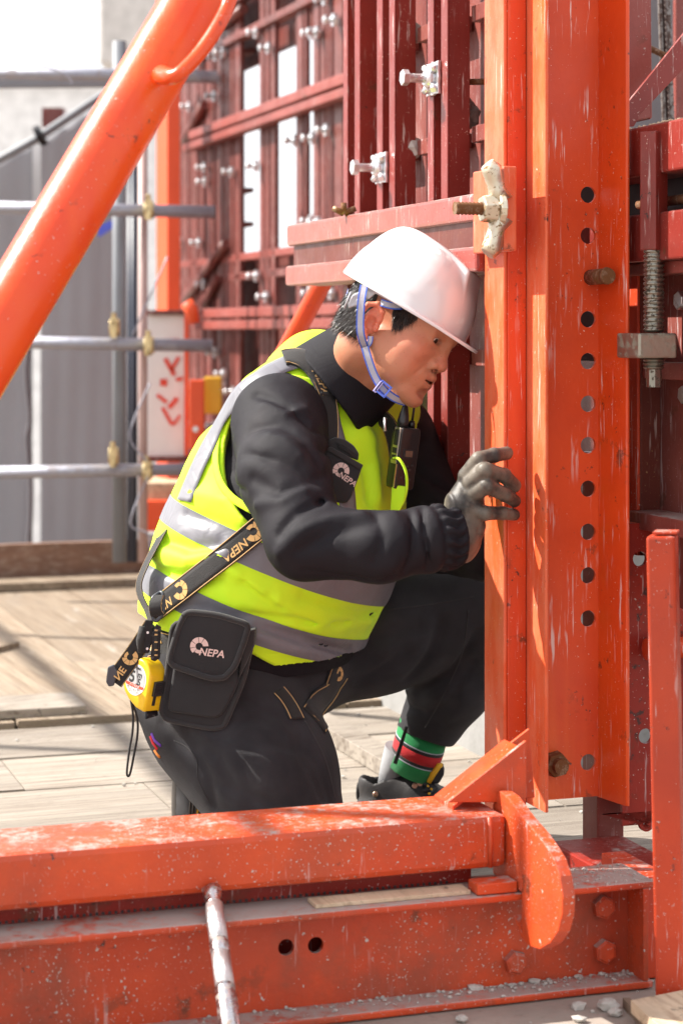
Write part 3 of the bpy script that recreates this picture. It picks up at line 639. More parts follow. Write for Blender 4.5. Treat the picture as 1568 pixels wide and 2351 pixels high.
# front square tube
T = thing('square_upright', 'orange square tube standing at the right edge in front of the frame plate', 'steel tube', on_z(1535, 2320, 0))
q0 = on_z(1504, 2318, 0.0); Yt = q0.y; zt = CAMH-(1232-VH)*Yt/FPX
qt = Vector(((1482-U0)/FPX*Yt, Yt, zt)); wv = Vector((.0405, 0, 0)); dv = Vector((.012, .042, 0))
m = MB(); m.add([q0, q0+wv, q0+wv+dv, q0+dv, qt, qt+wv, qt+wv+dv, qt+dv], [(0, 3, 2, 1), (4, 5, 6, 7), (0, 1, 5, 4), (1, 2, 6, 5), (2, 3, 7, 6), (3, 0, 4, 7)]); m.build('tube', M['frame'], T, .004)
qr = Vector(((1500-U0)/FPX*(Yt+.03), Yt+.03, zt)); 
m = MB(); m.box8(qt+wv*.62+dv*.6+EZ*.004, wv*.42, dv*.42, EZ*.002); m.build('cap', M['frame'], T, .001)
# short rose tube behind the post foot, small beam and connection plate
T = thing('rear_stub_column', 'dusty rose stub column behind the foot of the orange post', 'steel column', G(.22, .03, .15))
a0, z0 = on_b(1371, 1990, .0); a1 = on_b(1432, 1990, .0)[0]
m = MB(); m.gbox(a0, a1, 0, .06, .062, .75); m.build('stub', M['purl'], T, .003)
T = thing('cross_beam', 'dark red cross beam lying behind the lug plate', 'steel beam', G(.1, .15, 0))
m = MB(); q = on_z(1300, 1925, .12); a_, b_, _ = g_of(q); m.gbox(a_-.03, a_+.10, -.30, b_, .02, .118); m.build('section', M['darkred'], T, .003)
m = MB(); m.gbox(.096, .135, -.39, -.24, .0, .150); tag(m.build('end_connection_plate', M['frame'], bevel=.002), 'upright red plate joining the beam end to the square tube', 'steel plate')
# dark things under the post foot
m = MB(); m.tube([P(1300, 1848, 4.4), P(1375, 1838, 4.4)], .016, 14); tag(m.build('steel_rod', M['darkmetal']), 'dark steel rod on the boards seen under the post foot', 'rod')
# ================================================================ FAR LEFT: scaffold, sheets, buildings
Ys = 7.35
T = thing('tube_scaffold', 'galvanised tube scaffold with four horizontal rails at the left', 'scaffold', P(275, 1275, Ys))
for (u0, v0), (u1, v1) in (((-120, 165), (500, 177)), ((-120, 474), (494, 487)), ((-120, 783), (488, 794)), ((-120, 1087), (470, 1077))):
    m = MB(); m.tube([P(u0, v0, Ys-.12), P(u1, v1, Ys-.12)], .0225, 20, hollow=.86); m.build('rail', M['galv'], T)
greyp = plain('grey_painted_tube', (.16, .17, .19), .5, .15, 8)
m = MB(); m.tube([P(275, 1290, Ys), P(275, 95, Ys)], .0255, 20, hollow=.85); m.build('standard', greyp, T)
m = MB(); m.tube([P(309, 1290, Ys+.2), P(309, 380, Ys+.2)], .0125, 12); m.build('conduit', M['navy'], T)
m = MB(); m.tube([P(299, 1290, Ys+.3), P(300, 380, Ys+.3)], .012, 12); m.build('conduit', M['navy'], T)
m = MB(); m.tube([P(329, 1290, Ys-.05), P(329, 330, Ys-.05)], .0165, 16); m.build('standard', plain('rosy_tube', (.40, .27, .25), .5, .15, 8), T)
brass = metal('clamp_metal', (.62, .50, .28), .4, .3)
for u, v in ((343, 482), (343, 793), (340, 1080), (264, 752), (262, 1047)):
    m = MB(); c = P(u, v, Ys-.15); m.tube([c+Vector((-.016, 0, 0)), c+Vector((.016, 0, 0))], .031, 12); m.box8(c+Vector((0, -.03, 0)), (.01, 0, 0), (0, .012, 0), (0, 0, .037)); m.hexa(c+Vector((0, -.03, .035)), EZ, .010, .018); m.build('clamp', brass, T, .001)
for v_ in (0.55, 1.05, 1.62, 2.15, 2.75):
    m = MB(); m.tube([G(-2.75, -.5, v_), G(-2.75, 5.2, v_)], .0225, 12); m.build('side_rail', M['galv'], T)
for b_ in (1.1, 2.9, 4.7):
    m = MB(); m.tube([G(-2.8, b_, -.02), G(-2.8, b_, 3.2)], .0225, 12); m.build('side_standard', M['galv'], T)
# wire loops tied to the scaffold
for i, pts in enumerate([((385, 590), (340, 690), (305, 770)), ((345, 880), (310, 960), (300, 1010), (340, 1060)), ((340, 1095), (300, 1200), (340, 1225), (345, 1260)), ((60, 150), (120, 158), (160, 180), (165, 192))]):
    m = MB(); m.tube(spl([P(u, v, Ys-.2) for u, v in pts]), .0035, 6); tag(m.build('tie_wire', M['galv']), ('loose wire hanging from the middle rail of the scaffold', 'curled wire below the third scaffold rail', 'slack wire knotted near the kicker board', 'thin wire draped on the top scaffold rail')[i], 'wire', 'loose wires on the scaffold')
    m = None
# mesh sheets
def sheet(name, lab, pts, Y, wav):
    """pts: top edge (u,v) list; hangs to the ground"""
    nx, nz = 60, 40; vs = []; fs = []
    (ua, va), (ub, vb) = pts
    for j in range(nz+1):
        for i in range(nx+1):
            s = i/nx; u = ua+(ub-ua)*s; vt = va+(vb-va)*s; v = vt+(1420-vt)*j/nz
            y = Y+.006*math.sin(s*4+wav)+.0015*math.sin(s*23+j*.1)+.0015*math.sin(j*.5+s*4); p = P(u, v, Y); p.y = y; vs.append(p)
    for j in range(nz):
        for i in range(nx): k = j*(nx+1)+i; fs.append((k, k+1, k+nx+2, k+nx+1))
    m = MB(); m.add(vs, fs, True); o = m.build(name, M['sheet'])
    sm = o.modifiers.new('solid', 'SOLIDIFY'); sm.thickness = .004; tag(o, lab, 'mesh sheet', 'grey mesh sheets on the scaffold')
sheet('mesh_sheet', 'grey mesh sheet at the far left edge', [(-150, 440), (76, 322)], 9.6, 0)
sheet('mesh_sheet', 'grey mesh sheet behind the scaffold standard, right of the white gap', [(94, 316), (262, 214)], 9.5, 2)
m = MB(); m.box8(P(84, 500, 9.7), (.03, 0, 0), (0, .01, 0), (0, 0, .38)); tag(m.build('bright_gap_fill', M['white']), 'white strip added for the bright gap between the two mesh sheets', 'strip')  # white strip put in to stand for the bright gap between the sheets
m = MB(); m.tube(spl([P(70, 780, 9.35), P(62, 850, 9.35), P(70, 960, 9.35), P(64, 1010, 9.35), P(72, 1120, 9.35), P(66, 1290, 9.35)]), [.012]*31, 8); tag(m.build('sheet_cord', plain('dark_cord', (.09, .08, .09), .7)), 'dark cord and folds hanging along the mesh sheet seam', 'cord')
m = MB(); m.tube([P(-150, 448, 9.3), P(80, 322, 9.3), P(240, 216, 9.3), P(300, 180, 9.3)], .020, 14); tag(m.build('sloping_tube', greyp), 'sloping grey tube along the top of the mesh sheets', 'tube')
m = MB(); m.hexa(P(86, 315, 9.2), Vector((1, 0, .5)), .05, .03, 10); tag(m.build('tube_coupler', M['darkmetal']), 'dark coupler on the sloping tube', 'coupler')
m = MB(); m.box8(P(125, 272, 10.5), (.055, 0, 0), (0, .05, 0), (0, 0, .05)); tag(m.build('red_box', M['far']), 'small dark red box above the sloping tube', 'box')
m = MB(); m.prism([P(220, 520, 8.4), P(282, 495, 8.4), P(272, 515, 8.4), P(228, 545, 8.4)], (0, .006, 0)); tag(m.build('blue_tarp', M['bluetarp']), 'scrap of blue tarpaulin by the diagonal prop', 'tarpaulin')
# far dark rail with clips under the top rail
m = MB(); m.box8(P(80, 192, 8.6), (.62, 0, .006), (0, .03, 0), (0, 0, .016)); tag(m.build('scaffold_toe_rail', greyp), 'dark rail just under the top scaffold rail', 'rail')
# block wall and tower beyond
bw_ = thing('block_building', 'overexposed white block wall building beyond the mesh sheets', 'building', (-9, 30, -3))
m = MB(); c = P(60, 500, 30); m.box8((c.x-2.0, 32, 0), (4.4, 0, 0), (0, 2, 0), (0, 0, CAMH-(185-VH)*30/FPX)); m.build('wall', M['farwall'], bw_)
m = MB(); c = P(60, 182, 30); m.box8((c.x-2.0, 31.9, c.z+.06), (4.5, 0, 0), (0, 2.1, 0), (0, 0, .05)); m.build('coping', M['bld'], bw_)
T = thing('pale_tower', 'pale beige tower block edge at the top left', 'building', P(300, 400, 26))
m = MB(); x0 = P(226, 0, 26).x; x1 = P(420, 0, 26).x; zlo_ = CAMH-(148-VH)*26/FPX
m.box8(((x0+x1)/2, 27, zlo_+4), ((x1-x0)/2, 0, 0), (0, 1, 0), (0, 0, 4)); m.build('upper_block', M['bld'], T, .05)
m = MB(); x0 = P(300, 0, 26).x; m.box8(((x0+x1)/2, 27.2, zlo_/2-1.5), ((x1-x0)/2, 0, 0), (0, 1, 0), (0, 0, zlo_/2+1.48)); m.build('core', M['farwall'], T)
# orange column, orange panel piece, signboard
T = thing('orange_column', 'tall faded orange steel column behind the scaffold rails', 'steel column', P(380, 1000, 8.2))
m = MB(); q0 = P(369, 1275, 8.2); q1 = P(411, 1275, 8.2); zt = CAMH+(765+80)*8.2/FPX
wv = (q1-q0)*.62; wl = Vector((-.04, .10, 0)); base = P(385, 1275, 8.2); 
m.prism([base, base+Vector((.050, .012, 0)), base+Vector((.02, .13, 0)), base+Vector((-.055, .11, 0))], (0, 0, zt-base.z)); m.build('shaft', M['oplain'], T, .003)
T = thing('signboard', 'white signboard with red painted marks in an orange frame', 'signboard', P(390, 1060, 7.9))
Yb = 7.9
def rect(u0, v0, u1, v1, Y): 
    a = P(u0, v0, Y); b = P(u1, v1, Y); return (a+b)/2, Vector(((b.x-a.x)/2, 0, 0)), Vector((0, 0, (a.z-b.z)/2))
c, x, z = rect(341, 722, 424, 1048, Yb); m = MB(); m.box8(c, x, (0, .008, 0), z); m.build('board', M['white'], T)
for r in ((338, 712, 430, 723), (338, 1047, 436, 1060)):
    c, x, z = rect(*r, Yb-.01); m = MB(); m.box8(c, x, (0, .02, 0), z); m.build('rail', M['far'], T, .002)
c, x, z = rect(424.5, 723, 433, 1046, Yb-.01); m = MB(); m.box8(c, x, (0, .02, 0), z); m.build('frame_post', M['oplain'], T, .002)
redm = plain('red_marking', (.65, .06, .03), .6, .2)
rr_ = random.Random(12)
for u, v, w, h, ang in ((376, 878, 8, 8, 0), (390, 842, 5, 22, .5), (402, 835, 4, 18, -.5), (372, 915, 4, 14, .9), (398, 925, 5, 15, -.7), (412, 870, 8, 4, .2), (384, 955, 4, 22, .5), (392, 780, 18, 2.5, .05), (405, 965, 3, 14, -.6)):
    c = P(u, v, Yb-.012); s_ = Yb/FPX; m = MB(); ca, sa = math.cos(ang), math.sin(ang)
    m.box8(c, (w*s_*ca, 0, w*s_*sa), (0, .002, 0), (-h*s_*sa, 0, h*s_*ca)); m.build('painted_mark', redm, T, .001)
m = MB(); c = P(440, 712, 7.7); m.tube([c+Vector((-.02, 0, .03)), c+Vector((0, 0, 0)), c+Vector((.012, 0, -.05))], [.024, .026, .02], 12); tag(m.build('orange_plug', M['oplain']), 'small orange knob at the top corner of the signboard', 'knob')
T = thing('orange_stand', 'orange steel bracket standing right of the signboard', 'bracket', P(452, 1050, 7.8))
for r in ((436, 872, 470, 1030),):
    c, x, z = rect(*r, 7.8); m = MB(); m.box8(c, x, (0, .03, 0), z); m.build('plate', M['oplain'], T, .004)
m = MB(); c = P(450, 985, 7.76); m.hexa(c, -Vector((0, 1, 0)), .012, .02); m.build('bolt', M['zinc'], T)
c, x, z = rect(470, 865, 510, 950, 7.95); m = MB(); m.box8(c, x, (0, .03, 0), z); tag(m.build('yellow_crate', M['yplain'], bevel=.006), 'yellow plastic crate behind the orange bracket', 'crate')
c, x, z = rect(338, 1142, 440, 1212, 8.1); m = MB(); m.box8(c, x, (0, .15, 0), z); tag(m.build('red_cabinet', M['oplain'], bevel=.006), 'low orange-red steel cabinet under the signboard', 'cabinet')
c, x, z = rect(338, 1100, 440, 1138, 8.2); m = MB(); m.box8(c, x, (0, .2, 0), z); tag(m.build('cabinet_board', M['ply'], bevel=.004), 'pale board lying on the orange-red cabinet', 'board')
c, x, z = rect(336, 1215, 520, 1280, 8.9); m = MB(); m.box8(c, x, (0, .2, 0), z); tag(m.build('grey_trough', M['conc'], bevel=.004), 'grey concrete sill behind the kicker board', 'sill')

# ================================================================ FAR FORMWORK
FA = thing('far_formwork', 'out-of-focus dark red formwork frame with open bays in the background', 'formwork', P(600, 900, 8.0))
k = 6.8/4.35
OF = Vector((0, 0, 0)); 
# plane parallel to the near wall: scaled about the camera plan position
def fb(u, a=0.0):        # distance along e2 on the far plane where column u is seen; a = offset in front(-)/behind(+)
    r = ray(u, 765); aw_ = (OG.dot(E1)+.1)*k+a
    t = aw_/r.dot(E1); return (r*t).dot(E2)
def FG(a, b, z): return E1*((OG.dot(E1)+.1)*k+a)+E2*b+EZ*z
def fz(u, v, a=0.0):
    b = fb(u, a); p = FG(a, b, 0); return CAMH-(v-VH)*p.y/FPX
def fbox(m, a0, a1, b0, b1, z0, z1): 
    m.box8(FG((a0+a1)/2, (b0+b1)/2, (z0+z1)/2), E1*((a1-a0)/2), E2*((b1-b0)/2), EZ*((z1-z0)/2))
ZT = 3.2; ZB = -.3
# studs: (u_left,u_right) seen extents, at full height
studs = [(412, 416), (434, 438), (455, 459), (487, 491), (511, 515), (529, 534), (748, 753), (756, 761), (418, 431), (440, 452), (461, 468), (473, 484), (498, 509), (518, 526), (538, 551), (596, 606), (609, 617), (621, 631), (680, 694), (698, 702), (719, 732), (736, 745), (766, 786)]
for i, (ul, ur) in enumerate(studs):
    m = MB(); b1, b0 = fb(ul), fb(ur); w = min(b1-b0, .16); fbox(m, 0, .018, b0, b0+w, ZB, ZT); m.build('stud', M['far'], FA, .003)
# panels between studs, leaving the open bays
def panel(ul, ur, v0, v1):
    m = MB(); um = (ul+ur)/2; fbox(m, .10, .112, fb(ur, .1), fb(ul, .1), fz(um, v1, .1), fz(um, v0, .1)); m.build('panel', M['far'], FA)
panel(410, 556, -420, 640); panel(556, 596, -420, 155); panel(597, 633, -420, 700); panel(634, 679, -420, 112); panel(680, 697, -420, 700)
panel(698, 719, -420, 88); panel(720, 800, -420, 700)
panel(410, 556, 640, 1300); panel(557, 596, 590, 1300); panel(597, 697, 700, 1300); panel(634, 679, 580, 700); panel(698, 800, 700, 1300)
# horizontal walers
def hz(v415, h, a, mat, ul=412, ur=820, nm='waler'):
    z1 = fz(415, v415, a); m = MB(); fbox(m, a, a+.05, fb(ur, a), fb(ul, a), z1-h, z1); m.build(nm, mat, FA, .004)
hz(308, .036, -.06, M['purl'], 432, 820); hz(333, .031, -.06, M['purl'], 418, 820); 
hz(712, .036, -.09, M['purl']); hz(738, .034, -.09, M['purl'])
hz(140, .03, -.02, M['far']); hz(60, .03, -.02, M['far']); hz(-50, .05, -.09, M['purl']); hz(600, .03, .0, M['purl']); hz(640, .03, 0, M['far']); hz(900, .05, 0, M['far']); hz(1000, .05, 0, M['far'])
hz(465, .02, .03, M['far'], 500, 556); hz(535, .02, .03, M['far'], 500, 556); hz(400, .02, .03, M['far'], 735, 800); hz(505, .02, .03, M['far'], 735, 800); hz(250, .02, .03, M['far'], 735, 800); hz(180, .02, .03, M['far'], 500, 560)
# tie nuts in rows
tn = MB(); tn.hexa((0, 0, 0), -E1, .024, .012, 6); tn.tube([Vector((0, 0, 0))-E1*.012, -E1*.045], .009, 8); tn.hexa(-E1*.032, -E1, .015, .01, 6); nut_me = tn.mesh('tie_nut'); nut_me.materials.append(M['zinc'])
rr_ = random.Random(4)
for u in (424, 446, 464, 479, 503, 522, 544, 601, 625, 687, 725, 741, 760, 776):
    for vv in (50, 170, 215, 262, 405, 430, 560, 655, 690, 800, 850, 880, 960):
        if rr_.random() < .70: continue
        if u in (601, 687) and vv < 600 and rr_.random() < .6: continue
        q = FG(-.012, fb(u)+rr_.uniform(-.02, .02), fz(415, vv)+rr_.uniform(-.012, .012))
        o = bpy.data.objects.new('tie_nut', nut_me); COL.objects.link(o); o.parent = FA; o.location = q-ROOT[FA]
# diagonal strut low left and crossing pieces
for (u0, v0), (u1, v1), w in (((425, 690), (520, 560), .02), ((470, 700), (500, 640), .018), ((418, 335), (470, 240), .02), ((505, 60), (560, 20), .02)):
    m = MB(); q0 = FG(-.2, fb(u0), 0); q1 = FG(-.2, fb(u1), 0); m.tube([P(u0, v0, q0.y), P(u1, v1, q1.y)], w, 8); m.build('strut', M['far'], FA)
# pale rafts behind the man, right under the walers, and a rear formwork that closes the view
m = MB(); m.box8(FG(1.2, 8.5, .4), E1*.05, E2*5, EZ*1.0); tag(m.build('rear_formwork', M['far']), 'dark red formwork standing low behind the open bays', 'formwork')
# ================================================================ FIGURE MODELLING TOOLKIT (distance fields meshed by surface nets)
import numpy as np
f32 = np.float32
def A3(v): return np.array([v[0], v[1], v[2]], dtype=f32)
def smin(a, b, k):
    h = np.clip(.5+.5*(b-a)/k, 0, 1); return b+(a-b)*h-k*h*(1-h)
def smax(a, b, k): return -smin(-a, -b, k)
def cap(p, a, b, ra, rb=None):
    a = A3(a); b = A3(b); rb = ra if rb is None else rb
    ab = b-a; t = np.clip(((p-a)@ab)/max(float(ab@ab), 1e-9), 0, 1); d = p-a-t[:, None]*ab
    return np.sqrt((d*d).sum(1))-(ra+(rb-ra)*t)
def chain(p, pts, rs, k=.01):
    d = None
    for i in range(len(pts)-1):
        e = cap(p, pts[i], pts[i+1], rs[i], rs[i+1]); d = e if d is None else (smin(d, e, k) if k > 0 else np.minimum(d, e))
    return d
def ell(p, c, r, R=None):
    q = p-A3(c)
    if R is not None: q = q@R
    r = np.array(r, dtype=f32); k0 = np.sqrt(((q/r)**2).sum(1)); k1 = np.sqrt(((q/(r*r))**2).sum(1))
    return k0*(k0-1)/np.maximum(k1, 1e-6)
def rbox(p, c, h, rr, R=None):
    q = p-A3(c)
    if R is not None: q = q@R
    q = np.abs(q)-(np.array(h, dtype=f32)-rr); return np.sqrt((np.maximum(q, 0)**2).sum(1))+np.minimum(q.max(1), 0)-rr
def frame(x, y=None, z=None):
    """3x3 with columns = axes (for local coordinates q = p @ R)"""
    x = np.array(x, float); x /= np.linalg.norm(x); z = np.array(z if z is not None else (0, 0, 1), float); z -= x*(z@x); z /= np.linalg.norm(z); y = np.cross(z, x)
    return np.stack([x, y, z], 1).astype(f32)
def creases(p, d, lst):
    """lst of (polyline, width, depth): depth>0 groove, <0 ridge"""
    for pts, w, dep in lst:
        e = None
        for i in range(len(pts)-1):
            c = cap(p, pts[i], pts[i+1], 0, 0); e = c if e is None else np.minimum(e, c)
        d = d+dep*1.35*np.exp(-np.abs(e/w)**1.3)
    return d
def vnoise(p, scale, seed=0):
    """cheap smooth pseudo-noise from rotated sines, about -1..1"""
    r = np.random.RandomState(seed); o = np.zeros(len(p), f32)
    for i in range(6):
        k = r.normal(size=3); k = k/np.linalg.norm(k)*scale*(.6+.35*i); o += np.sin(p@k.astype(f32)+r.uniform(0, 6.28)+1.3*np.sin(p@(r.normal(size=3)*scale*.5).astype(f32)))/(1+.35*i)
    return o/3.2
def snet(f, lo, hi, h, co=4, project=2):
    lo = np.array(lo, float); hi = np.array(hi, float); nc = np.ceil((hi-lo)/(h*co)).astype(int)+1; n = nc*co
    def grid(n_, s, off):
        ax = [lo[i]+(np.arange(n_[i])+off)*s for i in range(3)]; g = np.stack(np.meshgrid(*ax, indexing='ij'), -1).reshape(-1, 3); return g.astype(f32)
    fc = f(grid(nc, h*co, .5-.5/co)).reshape(nc)
    near = np.abs(fc) < h*co*1.35
    F = np.repeat(np.repeat(np.repeat(np.where(fc > 0, 1., -1.).astype(f32), co, 0), co, 1), co, 2)
    mask = np.repeat(np.repeat(np.repeat(near, co, 0), co, 1), co, 2)
    idx = np.argwhere(mask); pts = (lo+idx*h).astype(f32); vals = np.empty(len(pts), f32)
    for s in range(0, len(pts), 400000): vals[s:s+400000] = f(pts[s:s+400000])
    F[mask] = vals
    S = F < 0
    # cells
    c = [S[i:n[0]-1+i, j:n[1]-1+j, k:n[2]-1+k] for i in (0, 1) for j in (0, 1) for k in (0, 1)]
    cnt = sum(x.astype(np.int8) for x in c); act = (cnt > 0) & (cnt < 8)
    ci = np.argwhere(act); vid = -np.ones(act.shape, int); vid[act] = np.arange(len(ci))
    acc = np.zeros((len(ci), 3)); num = np.zeros(len(ci))
    cor = [(i, j, k) for i in (0, 1) for j in (0, 1) for k in (0, 1)]
    V = {q: F[ci[:, 0]+q[0], ci[:, 1]+q[1], ci[:, 2]+q[2]] for q in cor}
    for q in cor:
        for ax in range(3):
            if q[ax] == 0:
                r = list(q); r[ax] = 1; r = tuple(r); a, b = V[q], V[r]; m = (a < 0) != (b < 0); t = np.where(m, a/np.where(m, a-b, 1), 0); t = np.clip(t, 0, 1)
                pt = np.array(q, float)[None, :]+np.zeros((len(ci), 3)); pt[:, ax] = t; acc[m] += pt[m]; num[m] += 1
    vert = lo+(ci+acc/np.maximum(num, 1)[:, None])*h
    quads = []
    for ax in range(3):
        o1, o2 = [(1, 2), (2, 0), (0, 1)][ax]
        sl0 = [slice(1, n[i]-1) for i in range(3)]; sl1 = list(sl0); sl0[ax] = slice(0, n[ax]-1); sl1[ax] = slice(1, n[ax])
        a, b = S[tuple(sl0)], S[tuple(sl1)]; e = np.argwhere(a != b); 
        base = e.copy(); 
        for i in range(3):
            if i != ax: base[:, i] += 1
        inside = a[e[:, 0], e[:, 1], e[:, 2]]
        def cell(d1, d2):
            q = base.copy(); q[:, o1] += d1; q[:, o2] += d2; return vid[q[:, 0], q[:, 1], q[:, 2]]
        q = np.stack([cell(-1, -1), cell(0, -1), cell(0, 0), cell(-1, 0)], 1); q[~inside] = q[~inside][:, ::-1]; quads.append(q)
    quads = np.concatenate(quads); quads = quads[(quads >= 0).all(1)]
    # light relaxation then projection back onto the surface
    v = vert.astype(f32)
    for it in range(project):
        if it == 0:
            s = np.zeros_like(v); m = np.zeros(len(v), f32)
            for a, b in ((0, 1), (1, 2), (2, 3), (3, 0)):
                np.add.at(s, quads[:, a], v[quads[:, b]]); np.add.at(s, quads[:, b], v[quads[:, a]]); np.add.at(m, quads[:, a], 1); np.add.at(m, quads[:, b], 1)
            v = .5*v+.5*s/np.maximum(m, 1)[:, None]
        d = f(v); e = h*.25; g = np.stack([f(v+np.eye(3, dtype=f32)[i]*e)-d for i in range(3)], 1)/e
        st = d[:, None]*g/np.maximum((g*g).sum(1), .15)[:, None]; ln = np.sqrt((st*st).sum(1))[:, None]; v = v-st*np.minimum(1, h*.8/np.maximum(ln, 1e-9))
    return v, quads
def np_mesh(name, v, q, smooth=True):
    me = bpy.data.meshes.new(name); me.vertices.add(len(v)); me.vertices.foreach_set('co', np.asarray(v, f32).ravel())
    k = q.shape[1]; me.loops.add(len(q)*k); me.loops.foreach_set('vertex_index', q.astype(np.int32).ravel())
    me.polygons.add(len(q)); me.polygons.foreach_set('loop_start', np.arange(0, len(q)*k, k, dtype=np.int32)); me.polygons.foreach_set('loop_total', np.full(len(q), k, np.int32))
    me.update(calc_edges=True); me.polygons.foreach_set('use_smooth', [smooth]*len(q)); me.validate(); return me
def sdf_obj(name, f, lo, hi, h, mat, parent, project=2, attr=None):
    v, q = snet(f, lo, hi, h, project=project); me = np_mesh(name, v, q)
    if attr is not None:
        for an, fn in attr.items():
            at = me.color_attributes.new(an, 'FLOAT_COLOR', 'POINT'); c = fn(v); c = np.concatenate([c, np.ones((len(v), 1), f32)], 1).astype(f32); at.data.foreach_set('color', c.ravel())
    return obj_from(name, me, mat, parent)
def hit(f, us, vs, y0=2.9, y1=4.3, n=70, off=0.0):
    """where the sight lines through the given picture points first meet the surface f = off"""
    us = np.atleast_1d(np.asarray(us, f32)); vs = np.atleast_1d(np.asarray(vs, f32)); t = np.full(len(us), y0, f32)
    d = np.stack([(us-U0)/FPX, np.ones_like(us), -(vs-VH)/FPX], 1); c = np.array([0, 0, CAMH], f32)
    for _ in range(n): t = np.minimum(t+(f(c+d*t[:, None])-off)*.8, y1)
    return c+d*t[:, None]
def normals_of(f, p, e=.002):
    d = f(p); g = np.stack([f(p+np.eye(3, dtype=f32)[i]*e)-d for i in range(3)], 1); return g/np.maximum(np.linalg.norm(g, axis=1), 1e-6)[:, None]
# ================================================================ THE MAN
MAN = thing('person', 'man in hi-vis vest, black jacket and white hard hat kneeling by the orange post', 'person', P(560, 1990, 3.55))
def skin_mat():
    m = NT('skin'); v = m.coords(rnd=False); at = m.n('ShaderNodeAttribute'); at.attribute_name = 'tone'; base = at.outputs['Color']
    col = m.mix(m.math('MULTIPLY', m.step(m.noise(v, 45, 5, .6), .40, .72), .35), base, (.50, .17, .10)); col = m.mix(m.math('MULTIPLY', m.step(m.noise(v, 300, 2), .66, .70), .35), col, (.16, .06, .035))
    hgt = m.math('ADD', m.noise(v, 420, 3), m.math('MULTIPLY', m.noise(v, 90, 3), .8))
    return m.fin(col, m.rng(m.noise(v, 60, 3), .3, .7, .40, .56), 0, m.bump(hgt, .35, .0009), Subsurface_Weight=.25, Subsurface_Radius=(.009, .003, .0015), Subsurface_Scale=1.0, Specular_IOR_Level=.45)
M['skin'] = skin_mat()
def cloth(name, c1, c2, rough=.85, weave=900, wb=.25, sheen=.0, dirt=0, dirt_c=(.3, .26, .22), big=.3, dscale=4.5, dlo=.56, dhi=.8, wr=.12, spec=.3):
    m = NT(name); v = m.coords(rnd=False); col = m.mix(m.step(m.noise(v, 9, 5, .6), .3, .7), c1, c2)
    if dirt: col = m.mix(m.math('MULTIPLY', m.step(m.noise(v, dscale, 6, .62), dlo, dhi), dirt), col, dirt_c)
    w = m.math('ADD', m.math('MULTIPLY', m.noise(v, weave, 2), wb), m.math('MULTIPLY', m.noise(v, 55, 3), big*.4)); w = m.math('ADD', w, m.math('MULTIPLY', m.noise(v, 16, 2), big))
    rdg = m.math('ABSOLUTE', m.math('SUBTRACT', m.noise(v, 13, 2, .5, 1.2), .5)); w = m.math('ADD', w, m.math('MULTIPLY', m.step(rdg, 0.0, .09), wr))
    return m.fin(col, rough, 0, m.bump(w, .45, .003), Sheen_Weight=sheen, Sheen_Roughness=.5, Specular_IOR_Level=spec)
M['jacket'] = cloth('black_softshell', (.0095, .0085, .0115), (.0135, .012, .0155), .62, 1000, .55, .0, .45, (.060, .050, .050), .3, spec=.16)
M['jeans'] = cloth('black_denim', (.017, .016, .0185), (.037, .035, .039), .88, 1100, 2.0, .06, .5, (.07, .066, .07), .4, 7)
M['vest'] = cloth('hi_vis_fabric', (.58, .97, .02), (.66, .98, .018), .65, 1400, .15, .1, .12, (.45, .6, .1), .28)
M['reflect'] = cloth('grey_reflective_tape', (.155, .155, .175), (.19, .19, .21), .42, 700, .1, 0, .3, (.2, .17, .15), .2, wr=.3)
M['web'] = cloth('black_webbing', (.018, .017, .017), (.026, .024, .023), .7, 700, 1.2, .1, .2, (.05, .045, .04), .1)
M['tan'] = plain('tan_stitching', (.52, .33, .14), .7, .15, 200)
M['pouchm'] = cloth('black_nylon', (.016, .016, .018), (.024, .023, .025), .6, 1100, 1.4, .1, .35, (.05, .05, .055), .15)
M['trim'] = cloth('black_binding', (.022, .021, .022), (.03, .028, .028), .8, 900, .6, .2)
M['glove'] = cloth('dirty_rubber_glove', (.050, .044, .040), (.030, .026, .024), .45, 600, .3, .0, .8, (.17, .145, .115), .6, 22, .36, .62)
M['helmet'] = plain('white_hard_hat_plastic', (.66, .645, .66), .16, .015, 4, .02, Specular_IOR_Level=.55, Coat_Weight=.3, Coat_Roughness=.06, Subsurface_Weight=.3, Subsurface_Radius=(.02, .015, .015), Subsurface_Scale=1.0)
M['bluestrap'] = plain('blue_edging', (.05, .12, .55), .6, .1, 100); M['greystrap'] = plain('grey_strap', (.40, .40, .46), .7, .12, 300)
M['lens'] = plain('grey_plastic', (.45, .45, .48), .35, .05, 30)

# ---- torso: horizontal slices read off the outline, turned 32 degrees towards the camera
YT = 3.62; TY = math.radians(32)
TS = [(900, 555, 835), (930, 522, 868), (1000, 480, 892), (1060, 448, 903), (1100, 430, 912), (1160, 403, 918), (1200, 386, 918), (1260, 365, 912), (1300, 352, 905), (1350, 342, 887), (1400, 340, 866), (1430, 341, 850), (1480, 348, 822), (1530, 352, 800), (1600, 350, 780)]
_z = np.array([CAMH-(v-VH)/FPX*YT for v, _, _ in TS][::-1]); _x = np.array([((a+b)/2-U0)/FPX*YT for _, a, b in TS][::-1]); _w = np.array([(b-a)/2/FPX*YT for _, a, b in TS][::-1])
_zz = np.linspace(_z[0], _z[-1], 200); ker = np.hanning(25); ker /= ker.sum()
def _sm(a): q = np.interp(_zz, _z, a); q = np.concatenate([np.full(12, q[0]), q, np.full(12, q[-1])]); return np.convolve(q, ker, 'valid')
_xs, _ws = _sm(_x), _sm(_w)
ct, st_ = math.cos(TY), math.sin(TY)
RS = P(642, 968, 3.46); RM = P(652, 1090, 3.34); RE = P(703, 1240, 3.25); RF = P(870, 1257, 3.215); RC = P(990, 1237, 3.235); RW = P(1050, 1228, 3.25)
